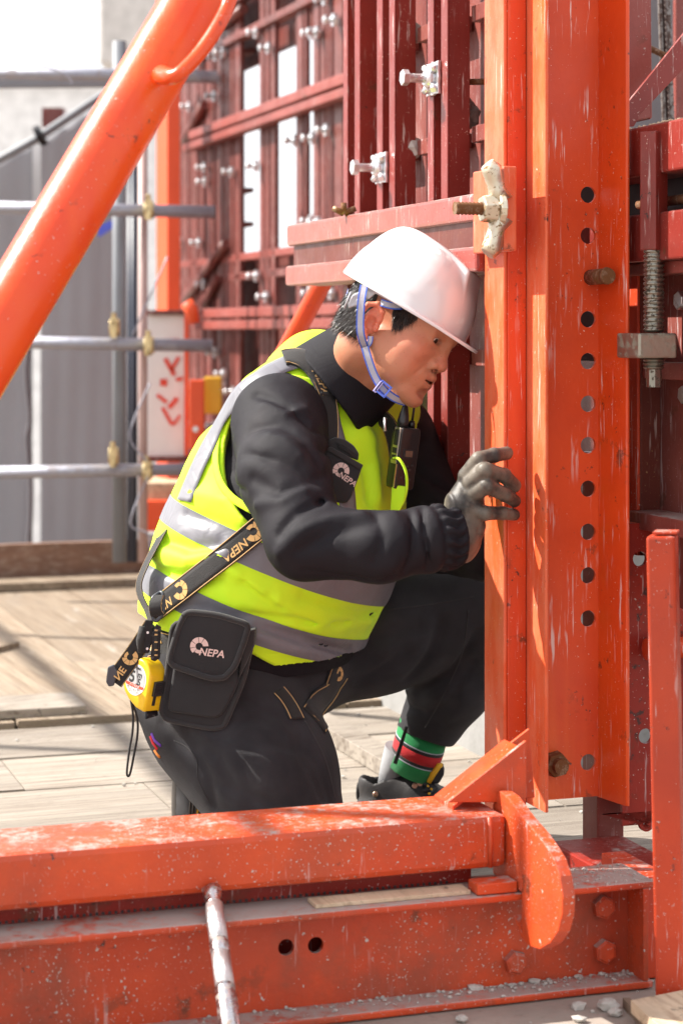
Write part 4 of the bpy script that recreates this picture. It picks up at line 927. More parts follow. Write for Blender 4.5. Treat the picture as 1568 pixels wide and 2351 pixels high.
LS = P(905, 1020, 3.82); LE = P(1005, 1225, 3.66); LW = P(1115, 1262, 3.52)
def torso(p):
    z = p[:, 2]; cx = np.interp(z, _zz, _xs).astype(f32); w = np.interp(z, _zz, _ws).astype(f32); a = w/1.055; b = a*1.16
    dx = p[:, 0]-cx; dy = p[:, 1]-YT; x = dx*ct-dy*st_; y = dx*st_+dy*ct
    r = (np.abs(x/a)**2.25+np.abs(y/b)**2.25)**(1/2.25); d = (r-1)*a
    ztop = float(_zz[-1])-.035; d = smax(d, (z-ztop)*.9, .06); d = smax(d, float(_zz[0])-z, .03)
    g = chain(p, [P(640, 945, 3.53), P(735, 895, 3.62), P(890, 990, 3.80)], [.078, .092, .078], .03)
    return smin(d, g, .05)
def sleeveR(p, o=0.0):
    return chain(p, [RS, RM, RE, RF, RC, RW], [.082+o, .074+o, .062+o, .053+o, .050+o, .048+o], .02)
def sleeveL(p, o=0.0): return chain(p, [LS, LE, LW], [.080+o, .066+o, .055+o], .02)
def legs(p):
    near = chain(p, [P(470, 1550, 3.58), P(525, 1650, 3.52), P(602, 1765, 3.46), P(664, 1915, 3.42)], [.135, .128, .115, .098], .05)
    shin = chain(p, [P(655, 1935, 3.44), P(570, 1940, 3.60), P(505, 1925, 3.70)], [.088, .066, .054], .03)
    far = chain(p, [P(640, 1500, 3.74), P(860, 1452, 3.76), P(1110, 1395, 3.80)], [.125, .104, .088], .05)
    fs = chain(p, [P(1108, 1400, 3.81), P(1040, 1560, 3.84), P(972, 1690, 3.88)], [.086, .076, .055], .03); q_ = P(970, 1690, 3.87); fs = smax(fs, (p-A3(q_))@A3(Vector((-.30, .0, -.95))), .006)
    d = smin(near, shin, .03); e = smin(far, fs, .03)
    pel = ell(p, P(560, 1530, 3.66), (.185, .17, .12)); return smin(smin(d, e, .025), pel, .05)
def on(f, pts, off=0.0):
    q = hit(f, [a for a, b in pts], [b for a, b in pts], off=off); return [Vector(x) for x in q.tolist()]
def jfield(p): return smin(smin(torso(p)+.004, sleeveR(p), .022), sleeveL(p), .03)
# ---- jeans
def C(f, pts, w, d): return (on(f, pts), w, d)
jc = [C(legs, q, w*.8, d*1.35) for q, w, d in [
    ([(560, 1600), (640, 1640), (700, 1690)], .012, .006), ([(500, 1680), (590, 1700), (690, 1720)], .016, .005), ([(400, 1700), (450, 1730), (480, 1790), (490, 1850)], .010, .008),
    ([(430, 1690), (500, 1740), (530, 1800)], .012, .007), ([(370, 1660), (400, 1700), (440, 1720)], .009, .008), ([(690, 1700), (735, 1760), (760, 1840)], .013, .005), ([(560, 1760), (580, 1850)], .014, .004),
    ([(740, 1500), (850, 1470), (960, 1440)], .016, .006), ([(760, 1600), (860, 1550), (930, 1500)], .014, .006), ([(940, 1560), (990, 1500), (1010, 1430)], .012, .008), ([(960, 1590), (1040, 1540), (1090, 1460)], .012, .006),
    ([(930, 1620), (980, 1640), (1040, 1620)], .009, .006), ([(935, 1585), (1000, 1600), (1060, 1570)], .011, -.004), ([(1000, 1660), (1040, 1600), (1080, 1520)], .010, .005), ([(690, 1650), (700, 1740), (740, 1830)], .012, .005), ([(500, 1800), (560, 1820), (640, 1850)], .014, .004), ([(600, 1640), (660, 1700), (720, 1730)], .013, .006), ([(450, 1640), (520, 1660), (600, 1650)], .016, .006)]]
def jeans(p):
    d = legs(p); d = creases(p, d, jc); d = d+.0022*vnoise(p, 26, 3)+.0011*vnoise(p, 70, 4)
    return d
JE = sdf_obj('jeans', jeans, P(300, 2060, 3.3)+Vector((-.02, 0, -.02)), P(1240, 1290, 3.99)+Vector((0, 0, .02)), .0050, M['jeans'], MAN); ROOT[JE] = ROOT[MAN]
# ---- jacket
js = [C(jfield, q, w*.8, d*1.15) for q, w, d in [
    ([(590, 905), (650, 930), (720, 985), (752, 1000)], .010, .006), ([(575, 985), (640, 975), (700, 1010), (735, 1060)], .012, .006), ([(560, 1040), (640, 1060), (720, 1105)], .014, .005), ([(610, 930), (655, 950), (700, 940)], .012, -.005),
    ([(580, 1100), (640, 1130), (700, 1110), (760, 1085)], .012, .005), ([(590, 1160), (650, 1150), (700, 1125), (770, 1120)], .010, -.005), ([(640, 1225), (680, 1180), (730, 1155), (790, 1150)], .008, .010), ([(640, 1270), (700, 1215), (760, 1190), (830, 1180)], .011, -.006),
    ([(690, 1265), (760, 1225), (850, 1200)], .012, .006), ([(700, 1310), (800, 1325), (900, 1322)], .005, .003), ([(860, 1175), (880, 1230), (860, 1290)], .012, .005), ([(905, 1180), (925, 1230), (900, 1300)], .012, -.004),
    ([(940, 1175), (950, 1230), (930, 1310)], .008, .005), ([(968, 1165), (975, 1230), (985, 1305)], .007, .006), ([(620, 1000), (655, 1010), (690, 1045)], .010, -.004), ([(520, 1000), (530, 1080), (560, 1130)], .008, .004),
    ([(740, 1030), (765, 1060), (775, 1110)], .009, .008), ([(960, 1080), (1000, 1110), (1035, 1130)], .010, .005), ([(985, 1150), (1030, 1165)], .008, .006)]]
ca_ = A3(RW-RC); ca_ = ca_/np.linalg.norm(ca_); cn_ = np.cross(ca_, (0, 0, 1)); cn_ /= np.linalg.norm(cn_); cb_ = np.cross(ca_, cn_)
COLC = P(826, 845, 3.57); COLN = Vector((.78, .12, .60)).normalized()
hemq = P(700, 1578, 3.5); hemn = Vector((-.36, .06, -.93)).normalized()
def collar(p):
    q = p-A3(COLC); n = A3(COLN); t = q@n; r = q-t[:, None]*n; y = Vector((.5, .85, 0)); y = (y-COLN*y.dot(COLN)).normalized(); x = y.cross(COLN)
    a = (r@A3(x))/(.084-t*.15); b = (r@A3(y))/(.076-t*.10); rr = (np.sqrt(a*a+b*b)-1)*.08
    d = np.abs(rr)-.0045; return smax(d, np.abs(t+.030)-.045, .004)
def jacket(p):
    tr = torso(p)+.004; tr = smax(tr, (p-A3(hemq))@A3(hemn), .008)
    sr = sleeveR(p); q = p-A3(RC); t = q@ca_.astype(f32); ang = np.arctan2(q@cb_.astype(f32), q@cn_.astype(f32))
    band = np.exp(-((t-.024)/.017)**4); sr = sr-band*(.0035*np.sin(ang*17+1.2*np.sin(t*160))-.001)+.004*np.exp(-((t-.004)/.006)**2)
    sr = smax(sr, t-.046, .004)
    d = smin(smin(tr, sr, .022), sleeveL(p), .03); d = creases(p, d, js); d = d+.0011*vnoise(p, 24, 7)+.0009*vnoise(p, 52, 8)+.0003*vnoise(p, 130, 9)
    nk = cap(p, COLC-COLN*.04, COLC+COLN*.2, .066, .062)
    d = smin(d, collar(p), .010); d = smax(d, -nk, .006); s = cap(p, RW-(RW-RC).normalized()*.02, RW+(RW-RC).normalized()*.06, .034, .036); return smax(d, -s, .004)
JK = sdf_obj('jacket', jacket, P(320, 1620, 3.1)+Vector((-.02, 0, -.02)), P(1180, 740, 4.0)+Vector((0, 0, .03)), .0038, M['jacket'], MAN); ROOT[JK] = ROOT[MAN]
# ---- vest
def tv(p): return torso(p)-.007
vs_ = [C(tv, q, w*.85, d*1.5) for q, w, d in [
    ([(560, 1412), (680, 1425), (780, 1432), (880, 1400)], .008, .008), ([(600, 1440), (700, 1470), (800, 1500)], .011, .009), ([(640, 1380), (740, 1430), (850, 1425)], .013, -.005), ([(590, 1455), (680, 1490), (780, 1515)], .010, -.006),
    ([(430, 1180), (500, 1200), (560, 1230)], .012, .005), ([(360, 1270), (430, 1290), (520, 1270)], .013, -.007), ([(350, 1300), (420, 1325), (500, 1330)], .010, .006), ([(380, 1240), (440, 1260), (500, 1250)], .010, .006), ([(440, 1130), (520, 1150), (560, 1190)], .012, -.004),
    ([(560, 1340), (620, 1390), (640, 1400)], .012, .005), ([(700, 1370), (780, 1400), (860, 1410)], .011, .005), ([(800, 930), (830, 980), (850, 1010)], .012, -.006), ([(790, 960), (800, 1010), (840, 1070), (850, 1140)], .013, .008), ([(840, 1000), (860, 1060), (868, 1140)], .012, -.005),
    ([(475, 1000), (455, 1060), (430, 1110)], .010, .004), ([(770, 900), (800, 930), (830, 935)], .010, .006), ([(400, 1385), (480, 1400), (540, 1420)], .010, .006), ([(520, 1300), (560, 1330), (600, 1360)], .012, -.004)]]
ARMC = P(640, 1052, 3.42); ARMF = frame((1, 0, .12))
vh = [P(360, 1432, 3.5), P(815, 1528, 3.5)]
def vhem(p):
    u = U0+FPX*p[:, 0]/3.55; vb = np.interp(u, [330, 373, 480, 588, 654, 720, 800, 840], [1412, 1437, 1455, 1480, 1522, 1530, 1548, 1555]); return (CAMH-(vb-VH)/FPX*3.52).astype(f32)-p[:, 2]
def armholeR(p): return ell(p, ARMC, (.097, .21, .128), ARMF)
def vest(p):
    d = tv(p); d = creases(p, d, vs_); d = d+.0034*vnoise(p, 22, 11)+.0020*vnoise(p, 44, 12)+.0005*vnoise(p, 110, 13)
    d = smax(d, vhem(p)+.004*vnoise(p, 30, 5), .006); d = smax(d, -armholeR(p), .004); d = smax(d, -ell(p, LS+Vector((.05, 0, -.04)), (.11, .12, .13)), .004)
    nk = cap(p, COLC-COLN*.01, COLC+COLN*.2, .076, .085); d = smax(d, -nk, .005)
    nv = cap(p, P(845, 880, 3.44), P(893, 960, 3.42), .022, .004); d = smax(d, -nv, .004)
    inner = torso(p)+.012; return smax(d, -inner, .002)
vlo, vhi = P(300, 1560, 3.3)+Vector((-.03, 0, 0)), P(980, 740, 3.99)
vv_, vq_ = snet(vest, vlo, vhi, .0042)
VM = np_mesh('vest', vv_, vq_); VE = obj_from('vest', VM.copy(), M['vest'], MAN)
def vband(name, planes, mat=M['reflect'], push=.0014, box=None, keep=None):
    """a strip cut from the vest surface between planes and lifted off it"""
    bm = bmesh.new(); bm.from_mesh(VM)
    for co, no in planes:
        bmesh.ops.bisect_plane(bm, geom=bm.verts[:]+bm.edges[:]+bm.faces[:], plane_co=co, plane_no=no, clear_outer=True, dist=1e-6)
    bm.normal_update()
    out = []
    tp = [v.co.copy() for v in bm.verts]
    if tp:
        arr = np.array(tp, dtype=f32); ins = torso(arr) < -.006
        kill = [v for v, k in zip(bm.verts, ins) if k]; bmesh.ops.delete(bm, geom=kill, context='VERTS')
    if keep is not None:
        arr = np.array([v.co for v in bm.verts], dtype=f32); kk = keep(arr); bmesh.ops.delete(bm, geom=[v for v, k in zip(bm.verts, kk) if not k], context='VERTS')
    for v in bm.verts: v.co += v.normal*push
    me = bpy.data.meshes.new(name); bm.to_mesh(me); bm.free(); me.polygons.foreach_set('use_smooth', [True]*len(me.polygons))
    return obj_from(name, me, mat, VE)
ROOT[VE] = ROOT[MAN]
def ip(u0, v0, u1, v1, Y=3.5):
    """plane through two picture points, containing the depth direction; normal turned down"""
    a = P(u0, v0, Y); b = P(u1, v1, Y); c = P(u0, v0, Y+.3)-a; n = (b-a).cross(Vector((0, 1, 0))).normalized(); return a, n
def between(l0, l1):
    a, n = ip(*l0); b, m = ip(*l1)
    if n.z < 0: n = -n
    if m.z < 0: m = -m
    return [(a, n), (b, -m)]
vband('reflective_stripe', between((400, 1148, 885, 1342), (385, 1206, 865, 1402)))
vband('reflective_stripe', between((350, 1302, 790, 1468), (336, 1362, 780, 1530)))
# piping round the armhole and the front edge
def ribbon(name, pts, f, w, mat, parent, off=.003, th=.0014, uvpts=True, seg=6, orient=None, smooth=True, wf=None):
    """flat strap following the surface f under the given picture points"""
    c = on(f, pts, off) if uvpts else pts
    c = spl(c, seg); ar = np.array(c, dtype=f32)
    for _ in range(3):
        d = f(ar)-off; n = normals_of(f, ar); ar = ar-n*d[:, None]*.8
    ker_ = np.array([.25, .5, .25])
    for _ in range(4): ar[1:-1] = ar[:-2]*.25+ar[1:-1]*.5+ar[2:]*.25
    n = normals_of(f, ar, .008)
    t = np.gradient(ar, axis=0); t /= np.linalg.norm(t, axis=1)[:, None]; s = np.cross(t, n); s /= np.linalg.norm(s, axis=1)[:, None]
    W = np.full(len(ar), w/2) if wf is None else np.array([wf(i/(len(ar)-1)) for i in range(len(ar))])/2
    m = MB(); vs = []; K = 4
    for i in range(len(ar)):
        row = []
        for j in range(K+1):
            q = ar[i]+s[i]*W[i]*(2*j/K-1); row.append(q)
        vs.append(row)
    V = np.array(vs).reshape(-1, 3).astype(f32)
    d = f(V)-off; nn = np.repeat(n, K+1, 0); V = V-nn*np.clip(d, -.012, .012)[:, None]
    top = V+nn*th; nr = len(ar); cnt = nr*(K+1); allv = [tuple(x) for x in V]+[tuple(x) for x in top]; fs = []
    for i in range(nr-1):
        for j in range(K):
            a = i*(K+1)+j; b = a+1; c2 = a+K+2; d2 = a+K+1; fs += [(a, d2, c2, b), (a+cnt, b+cnt, c2+cnt, d2+cnt)]
        a = i*(K+1); b = a+K+1; fs.append((a, a+cnt, b+cnt, b)); a = i*(K+1)+K; b = a+K+1; fs.append((a, b, b+cnt, a+cnt))
    for i in (0, nr-1):
        a = i*(K+1); fs += [(a+j, a+j+1, a+j+1+cnt, a+j+cnt) for j in range(K)]
    m.add(allv, fs, smooth); return m.build(name, mat, parent), (ar, s, n, W)
def vest_s(p): return tv(p)
ribbon('armhole_binding', [(735, 885), (690, 872), (640, 868), (590, 885), (540, 925), (508, 980), (496, 1050), (505, 1105), (535, 1145), (580, 1172)], lambda p: torso(p)-.0075, .013, M['vest'], VE, off=.0005, th=.0025)
ribbon('front_zip_edge', [(820, 868), (852, 915), (880, 970), (898, 1030), (910, 1090), (920, 1150)], lambda p: torso(p)-.0075, .012, M['vest'], VE, off=.001, th=.003)
# ---- head: local frame x forward, y to his left, z up, origin between the ear canals
HP, HY, HR, HS = math.radians(28), math.radians(30), math.radians(-14), .97
HF = Vector((math.cos(HY)*math.cos(HP), -math.sin(HY)*math.cos(HP), -math.sin(HP))); HL = Vector((math.sin(HY), math.cos(HY), 0)); HU = HF.cross(HL)
HL2 = (HL*math.cos(HR)+HU*math.sin(HR)).normalized(); HU = HF.cross(HL2); HL = HL2
HO = P(855, 744, 3.40)+HL*.080+HF*.008+HU*.015
HM = np.array([[HF[i], HL[i], HU[i]] for i in range(3)], dtype=f32)
def toh(p): return ((p-A3(HO))@HM)/HS
def fromh(q): q = Vector(q)*HS; return HO+HF*q.x+HL*q.y+HU*q.z
def ploc(pts): return [Vector(p) for p in pts]
def sy(q): r = q.copy(); r[:, 1] = np.abs(r[:, 1]); return r
NB = [Vector(toh(A3(x)[None, :])[0].tolist()) for x in (P(838, 800, 3.50), P(815, 860, 3.56), P(770, 960, 3.64))]
def head_l(q, fine=True):
    s = sy(q)
    d = ell(q, (-.006, 0, .048), (.100, .078, .080)); d = smin(d, ell(q, (.040, 0, .055), (.060, .066, .055)), .03)
    d = smin(d, ell(q, (.036, 0, -.012), (.060, .062, .078)), .03)
    d = smin(d, cap(s, (.004, .050, -.040), (.072, .024, -.083), .023, .019), .025); d = smin(d, ell(q, (.089, 0, -.089), (.020, .024, .017)), .018)
    d = smin(d, ell(s, (.060, .047, -.014), (.026, .022, .018)), .022); d = smin(d, ell(s, (.045, .046, -.048), (.036, .022, .034)), .02)
    d = smin(d, ell(q, (.079, 0, -.052), (.026, .034, .030)), .02)
    d = smin(d, cap(s, (.089, .012, .036), (.076, .042, .038), .0135, .012), .016)
    d = smin(d, chain(q, ploc([(.087, 0, .034), (.0915, 0, .014), (.1020, 0, -.012)]), [.010, .0085, .0100], .008), .014)
    d = smin(d, ell(q, (.1045, 0, -.0175), (.0115, .0130, .0100)), .008); d = smin(d, ell(s, (.0955, .0155, -.0215), (.0110, .0072, .0088)), .006)
    if fine:
        d = smax(d, -ell(s, (.0985, .0078, -.0305), (.0055, .0036, .0042)), .003)
        d = smax(d, -ell(s, (.1025, .032, .019), (.0150, .020, .0125)), .012)
        d = smin(d, ell(s, (.0775, .0325, .0165), (.0142, .0165, .0142)), .004)
        d = smin(d, cap(s, (.0885, .018, .0245), (.083, .046, .0245), .0042, .0040), .006)
        d = smax(d, -ell(s, (.0945, .0315, .0160), (.0110, .0150, .0060)), .0016)
        d = smin(d, chain(q, ploc([(.0790, .0310, -.0510), (.0965, .015, -.0440), (.1020, .004, -.0420), (.1012, 0, -.0430), (.1020, -.004, -.0420), (.0965, -.015, -.0440), (.0790, -.0310, -.0510)]), [.0025, .0052, .0062, .0058, .0062, .0052, .0025], .004), .005)
        d = smin(d, chain(q, ploc([(.0825, .027, -.0525), (.0945, .014, -.0585), (.0985, 0, -.0605), (.0945, -.014, -.0585), (.0825, -.027, -.0525)]), [.0025, .0064, .0074, .0064, .0025], .004), .005)
        d = smax(d, -chain(q, ploc([(.0820, .033, -.0520), (.100, .014, -.0510), (.1055, 0, -.0512), (.100, -.014, -.0510), (.0820, -.033, -.0520)]), [.0012, .0022, .0029, .0022, .0012], .002), .0015)
        d = smax(d, -ell(q, (.1065, 0, -.0740), (.010, .016, .006)), .010)
        d = d+.0016*np.exp(-(chain(s, ploc([(.103, .021, -.014), (.095, .031, -.032), (.085, .036, -.050)]), [0, 0, 0], 0)/.0045)**2)
        d = d+.0012*np.exp(-(cap(q, (.100, 0, -.026), (.101, 0, -.036), 0)/.003)**2)
        d = d+.0010*np.exp(-(chain(s, ploc([(.094, .017, .008), (.087, .030, .002), (.078, .044, .006)]), [0, 0, 0], 0)/.004)**2)
    # ear
    s = s+np.array([.008, 0, .016], f32)
    e = ell(s, (-.006, .0795, .004), (.0165, .0060, .029), frame((.97, -.22, -.15), z=(.1, .25, 1)))
    rim = chain(s, ploc([(.008, .081, .012), (.006, .086, .027), (-.007, .090, .035), (-.021, .093, .026), (-.025, .092, .008), (-.018, .087, -.012), (-.009, .083, -.026)]), [.0035, .0042, .0045, .0045, .0042, .0042, .0055], .003)
    e = smin(e, rim, .004); e = smin(e, ell(s, (-.004, .081, -.027), (.009, .0055, .011)), .005)
    e = smin(e, chain(s, ploc([(-.004, .086, .022), (-.013, .088, .012), (-.012, .086, -.006), (-.004, .084, -.014)]), [.0025, .003, .003, .003], .003), .003)
    if fine: e = smax(e, -ell(s, (-.002, .090, .001), (.0085, .012, .012)), .003); e = smin(e, ell(s, (.008, .079, -.002), (.0045, .005, .007)), .003)
    d = smin(d, e, .005)
    nk = chain(q, NB, [.053, .055, .060], .03); d = smin(d, nk, .025)
    d = smin(d, cap(q, (.060, 0, -.075), tuple(NB[1]), .014, .03), .03)
    return d
def head_w(p): return head_l(toh(p))*HS+.0004*vnoise(p, 120, 21)
def sbm(q):
    s = np.abs(q[:, 1]); lo = np.interp(q[:, 0], [-.03, .005, .020, .034, .050, .060], [.05, .028, -.002, .0, .026, .05]); return np.maximum(np.maximum(lo.astype(f32)-q[:, 2], q[:, 0]-.054+.35*np.maximum(q[:, 2]-.03, 0)), .045-s)
def tone(v):
    q = toh(v.astype(f32)); s = sy(q); n = len(q); c = np.tile(np.array([.47, .195, .108], f32), (n, 1))
    def m(w, col, k=1.0):
        nonlocal c
        w = np.clip(w, 0, 1)[:, None]*k; c = c*(1-w)+np.array(col, f32)*w
    g = lambda d, w: np.exp(-np.maximum(d, 0)**2/(w*w))
    m(g(ell(s, (.062, .050, -.018), (.012, .01, .012)), .022), (.62, .20, .13), .5)
    m(g(ell(q, (.112, 0, -.014), (.008, .01, .008)), .010), (.60, .19, .12), .5)
    m(g(ell(s+np.array([.008, 0, .016], f32), (-.006, .088, .004), (.02, .01, .03)), .006), (.72, .17, .10), .75)
    lp = np.minimum(chain(q, ploc([(.0845, .029, -.0500), (.0985, .015, -.0455), (.104, 0, -.0440), (.0985, -.015, -.0455), (.0845, -.029, -.0500)]), [.001, .003, .0038, .003, .001], 0), chain(q, ploc([(.0835, .027, -.0530), (.0965, .014, -.0590), (.101, 0, -.0610), (.0965, -.014, -.0590), (.0835, -.027, -.0530)]), [.001, .0038, .0045, .0038, .001], 0))
    m(g(lp, .0022), (.42, .105, .08), .85)
    for sg in (1, -1): m(g(cap(q, (.104, 0, -.0512), (.088, sg*.028, -.0515), .0009), .0016), (.03, .008, .006), .9)
    m(g(np.minimum(cap(s, (.099, .004, -.034), (.093, .019, -.037), .003), ell(q, (.092, 0, -.088), (.006, .018, .012))), .006), (.22, .13, .095), .33)
    m(g(cap(s, (.095, .012, .0365), (.083, .044, .041), .0022), .0030), (.035, .022, .016), .85)
    m(g(ell(s, (.090, .032, .0165), (.004, .0145, .0052)), .0018), (.08, .035, .025), .45)
    m(np.clip(.5-sbm(q)/.006, 0, 1), (.025, .018, .014), .9)
    m(g(ell(s, (.104, .007, -.027), (.003, .003, .003)), .002), (.06, .015, .01), .8)
    m(np.clip((-q[:, 2]-.06)/.05, 0, 1), (.44, .19, .11), .35)
    return c
HD = sdf_obj('body', head_w, Vector(P(690, 1000, 3.6))-Vector((.0, .24, .02)), Vector((.245, 3.80, 1.08)), .0016*HS, M['skin'], MAN, attr={'tone': tone})
# the hidden rest of the body belongs to the same mesh
def under(p): return np.minimum(np.minimum(torso(p)+.03, legs(p)+.025), np.minimum(sleeveR(p)+.030, sleeveL(p)+.030))
bv, bq = snet(under, P(300, 2060, 3.2), P(1240, 900, 4.0), .03, co=3, project=1)
bm = bmesh.new(); bm.from_mesh(HD.data); lay = bm.verts.layers.float_color.get('tone'); off = ROOT[MAN]
nv = [bm.verts.new(Vector(x)-off) for x in bv.tolist()]
for v_ in nv: v_[lay] = (.5, .25, .16, 1)
for q_ in bq.tolist():
    try: bm.faces.new([nv[i] for i in q_]).smooth = True
    except ValueError: pass
bm.to_mesh(HD.data); bm.free()
# eyes
wm = plain('eye_white', (.62, .57, .54), .15, .05); im = plain('iris_brown', (.022, .011, .007), .22, .1, Specular_IOR_Level=.3)
for s_ in (1, -1):
    m = MB(); c = fromh((.0768, s_*.032, .0163)); m.ico(c, .0126*HS, 3); eye = m.build('eye', wm, MAN); ROOT[eye] = ROOT[MAN]
    g_ = (HF*.95+HL*(-.10)-HU*.16).normalized(); m = MB(); m.ico(c+g_*.0048*HS, .0086*HS, 3); m.build('iris', im, eye)
def tuft(name, roots, dirs, ln, w, mat, parent, seed=1, droop=.25, curl=.3):
    r = random.Random(seed); m = MB(); vs = []; fs = []
    for p_, d_ in zip(roots, dirs):
        L = ln*r.uniform(.6, 1.25); t = Vector(d_).normalized(); sd = t.cross(Vector((r.uniform(-1, 1), r.uniform(-1, 1), r.uniform(-1, 1)))).normalized()*w*r.uniform(.6, 1.2); k = len(vs); bend = Vector((r.uniform(-1, 1), r.uniform(-1, 1), r.uniform(-1, 1)))*curl*L
        a = Vector(p_); b = a+t*L*.55+bend*.25; c = a+t*L+bend
        vs += [a-sd, a+sd, b+sd*.7, b-sd*.7, c]; fs += [(k, k+1, k+2, k+3), (k+3, k+2, k+4)]
    m.add(vs, fs, True); o = m.build(name, mat, parent); o['kind'] = 'stuff'; return o
hairm = NT('black_hair'); hairm.fin((.014, .009, .007), .33, 0, Specular_IOR_Level=.6); M['hair'] = hairm.m
def hairfield(q): 
    s = sy(q); d = ell(q, (-.006, 0, .048), (.104, .0815, .084))
    keep = np.minimum(np.maximum((q[:, 0]-.048)+(.02-q[:, 2])*.9, -(q[:, 2]-.005)), 9)
    back = np.maximum(q[:, 0]+.030, -(q[:, 2]+.055)); 
    side = np.maximum(np.maximum(q[:, 0]-.050+.55*np.maximum(.055-q[:, 2], 0), -(q[:, 2]-.006-.35*np.maximum(.034-q[:, 0], 0))), -(q[:, 0]+.04))
    nb = chain(q, [Vector((-.055, 0, .0)), NB[0]+Vector((-.01, 0, 0))], [.058, .060], .02); bk2 = np.maximum(nb-.0, back)
    return smax(smin(d, bk2, .01), back, .006)
HA = sdf_obj('hair', lambda p: hairfield(toh(p))*HS+.0012*vnoise(p, 160, 31), HO-Vector((.14, .14, .14)), HO+Vector((.14, .14, .16)), .0030, M['hair'], MAN)
ROOT[HA] = ROOT[MAN]
rh = random.Random(5); co = np.array([v.co for v in HA.data.vertices], dtype=f32)+A3(ROOT[MAN]); ql = toh(co)
sel = [i for i in range(len(co)) if ql[i, 2] < .045 and ql[i, 1] < .06]
roots = []; dirs = []
nrm_ = normals_of(lambda p: hairfield(toh(p)), co)
for _ in range(5200):
    i = rh.choice(sel); n = Vector(nrm_[i].tolist()); q = ql[i]; fl_ = (HF*(-.25 if q[0] < .01 else .15)-HU*.9).normalized(); roots.append(co[i]+np.array([rh.uniform(-.0015, .0015) for _ in range(3)])); dirs.append(fl_+n*.16)
hv = np.array([v.co for v in HD.data.vertices], dtype=f32)+A3(ROOT[MAN]); hq = toh(hv); cand = np.where((sbm(hq) < 0) & (hq[:, 2] < .07) & (hq[:, 1] < 0) & (hq[:, 0] > .008))[0]
if len(cand):
    hn = normals_of(head_w, hv[cand])
    for _ in range(1500):
        i = rh.randrange(len(cand)); roots.append(hv[cand[i]]); dirs.append((HF*.35-HU*.9).normalized()+Vector(hn[i].tolist())*.16)
tuft('hair_strands', roots, dirs, .013, .00028, M['hair'], HA, curl=.25)
# ---- hard hat
HAT = bpy.data.objects.new('hard_hat', None); COL.objects.link(HAT); HAT.parent = MAN; ROOT[HAT] = ROOT[MAN]
def hat_l(q):
    k = q-np.array((-.012, 0, .033), f32)
    r = (np.abs(k[:, 0]/.123)**2.3+np.abs(k[:, 1]/.105)**2.3+np.abs(np.maximum(k[:, 2], -.02)/.130)**2.2)
    out = (r**(1/2.3)-1)*.112; inn = out+.0042
    rd = (np.abs(k[:, 0]/np.where(k[:, 0] > 0, .150, .118).astype(f32))**2.5+np.abs(k[:, 1]/.075)**3+np.abs(k[:, 2]/.147)**2.4); rd = (rd**(1/2.4)-1)*.09
    rd = smax(rd, (q[:, 2]+.155*q[:, 0]-.1700)*.98, .032); rd = smax(rd, q[:, 0]*.94+q[:, 2]*.34-.1195, .0008); rd = smax(rd, np.abs(q[:, 1])-.034, .006); rd = smax(rd, .06-q[:, 2], .002)
    out = smin(out, rd, .0040)
    zb = .037-np.maximum(q[:, 0]-.095, 0)*.05; bel = zb-q[:, 2]
    sh = smax(smax(out, -inn, .0008), bel-.001, .001)
    e1 = (np.sqrt(np.abs((q[:, 0]+.008)/.127)**2+np.abs(q[:, 1]/.113)**2)-1)*.115
    e2 = (np.sqrt(np.abs((q[:, 0]-.016)/.128)**2+np.abs(q[:, 1]/.100)**2)-1)*.10; e2 = smax(e2, -(q[:, 0]-.02), .02)
    e = smin(e1, e2, .015); br = smax(smax(e, np.abs(q[:, 2]-zb-.0005)-.0020, .0008), -inn, .001)
    lip = smax(np.abs(e+.0015)-.0018, np.abs(q[:, 2]-zb)-.0028, .001)
    d = smin(smin(sh, br, .005), lip, .002)
    g_ = cap(sy(q), (-.07, .102, .070), (.04, .103, .064), 0); return d-.0012*np.exp(-(g_/.005)**2)
v_, q_ = snet(lambda p: hat_l(toh(p)/1.0)*HS, HO-Vector((.18, .18, .12)), HO+Vector((.20, .18, .21)), .0020)
obj_from('shell', np_mesh('shell', v_, q_), M['helmet'], HAT)
def hpt(pts): return [fromh(p) for p in pts]
def band(name, pts, w, mat, nrm=None, th=.0012, edge=True, parent=HAT, along=None):
    """webbing strap through world points, width w, lying flat against the head"""
    c = spl(pts, 6); m = MB(); e = MB(); hc = fromh((0, 0, -.01)); N = len(c); rows = []
    for i, p in enumerate(c):
        t = (c[min(i+1, N-1)]-c[max(i-1, 0)]).normalized(); n = (p-hc); n = (n-t*n.dot(t)).normalized()
        if along is not None: n = (n*(1-along)-Vector((0, 1, 0))*along); n = (n-t*n.dot(t)).normalized()
        s = t.cross(n); rows.append((p, s, n))
    for mb_, lo, hi, t0, t1 in ((m, -1, 1, 0, th), (e, -1.08, -.72, .0002, th+.0004), (e, .72, 1.08, .0002, th+.0004)):
        vs = []; 
        for p, s, n in rows: vs += [p+s*(w/2*lo)+n*t0, p+s*(w/2*hi)+n*t0, p+s*(w/2*hi)+n*t1, p+s*(w/2*lo)+n*t1]
        fs = [(4*i+a, 4*i+(a+1) % 4, 4*i+4+(a+1) % 4, 4*i+4+a) for i in range(N-1) for a in range(4)]+[(0, 1, 2, 3), (4*N-1, 4*N-2, 4*N-3, 4*N-4)]; mb_.add(vs, fs)
    o = m.build(name, mat, parent)
    if edge: e.build('strap_edging', M['bluestrap'], parent)
    return o
def hw(u, v, off=.002): return Vector(hit(head_w, [u], [v], off=off)[0].tolist())
yn = 3.385
band('chin_strap', [P(836, 655, yn+.01), P(830, 690, yn), P(827, 740, yn-.002), P(829, 770, yn), P(838, 797, 3.405)], .0125, M['greystrap'], along=.7)
band('chin_strap', [P(851, 772, 3.398), P(849, 786, 3.398), P(840, 798, 3.405)], .008, M['greystrap'], along=.7)
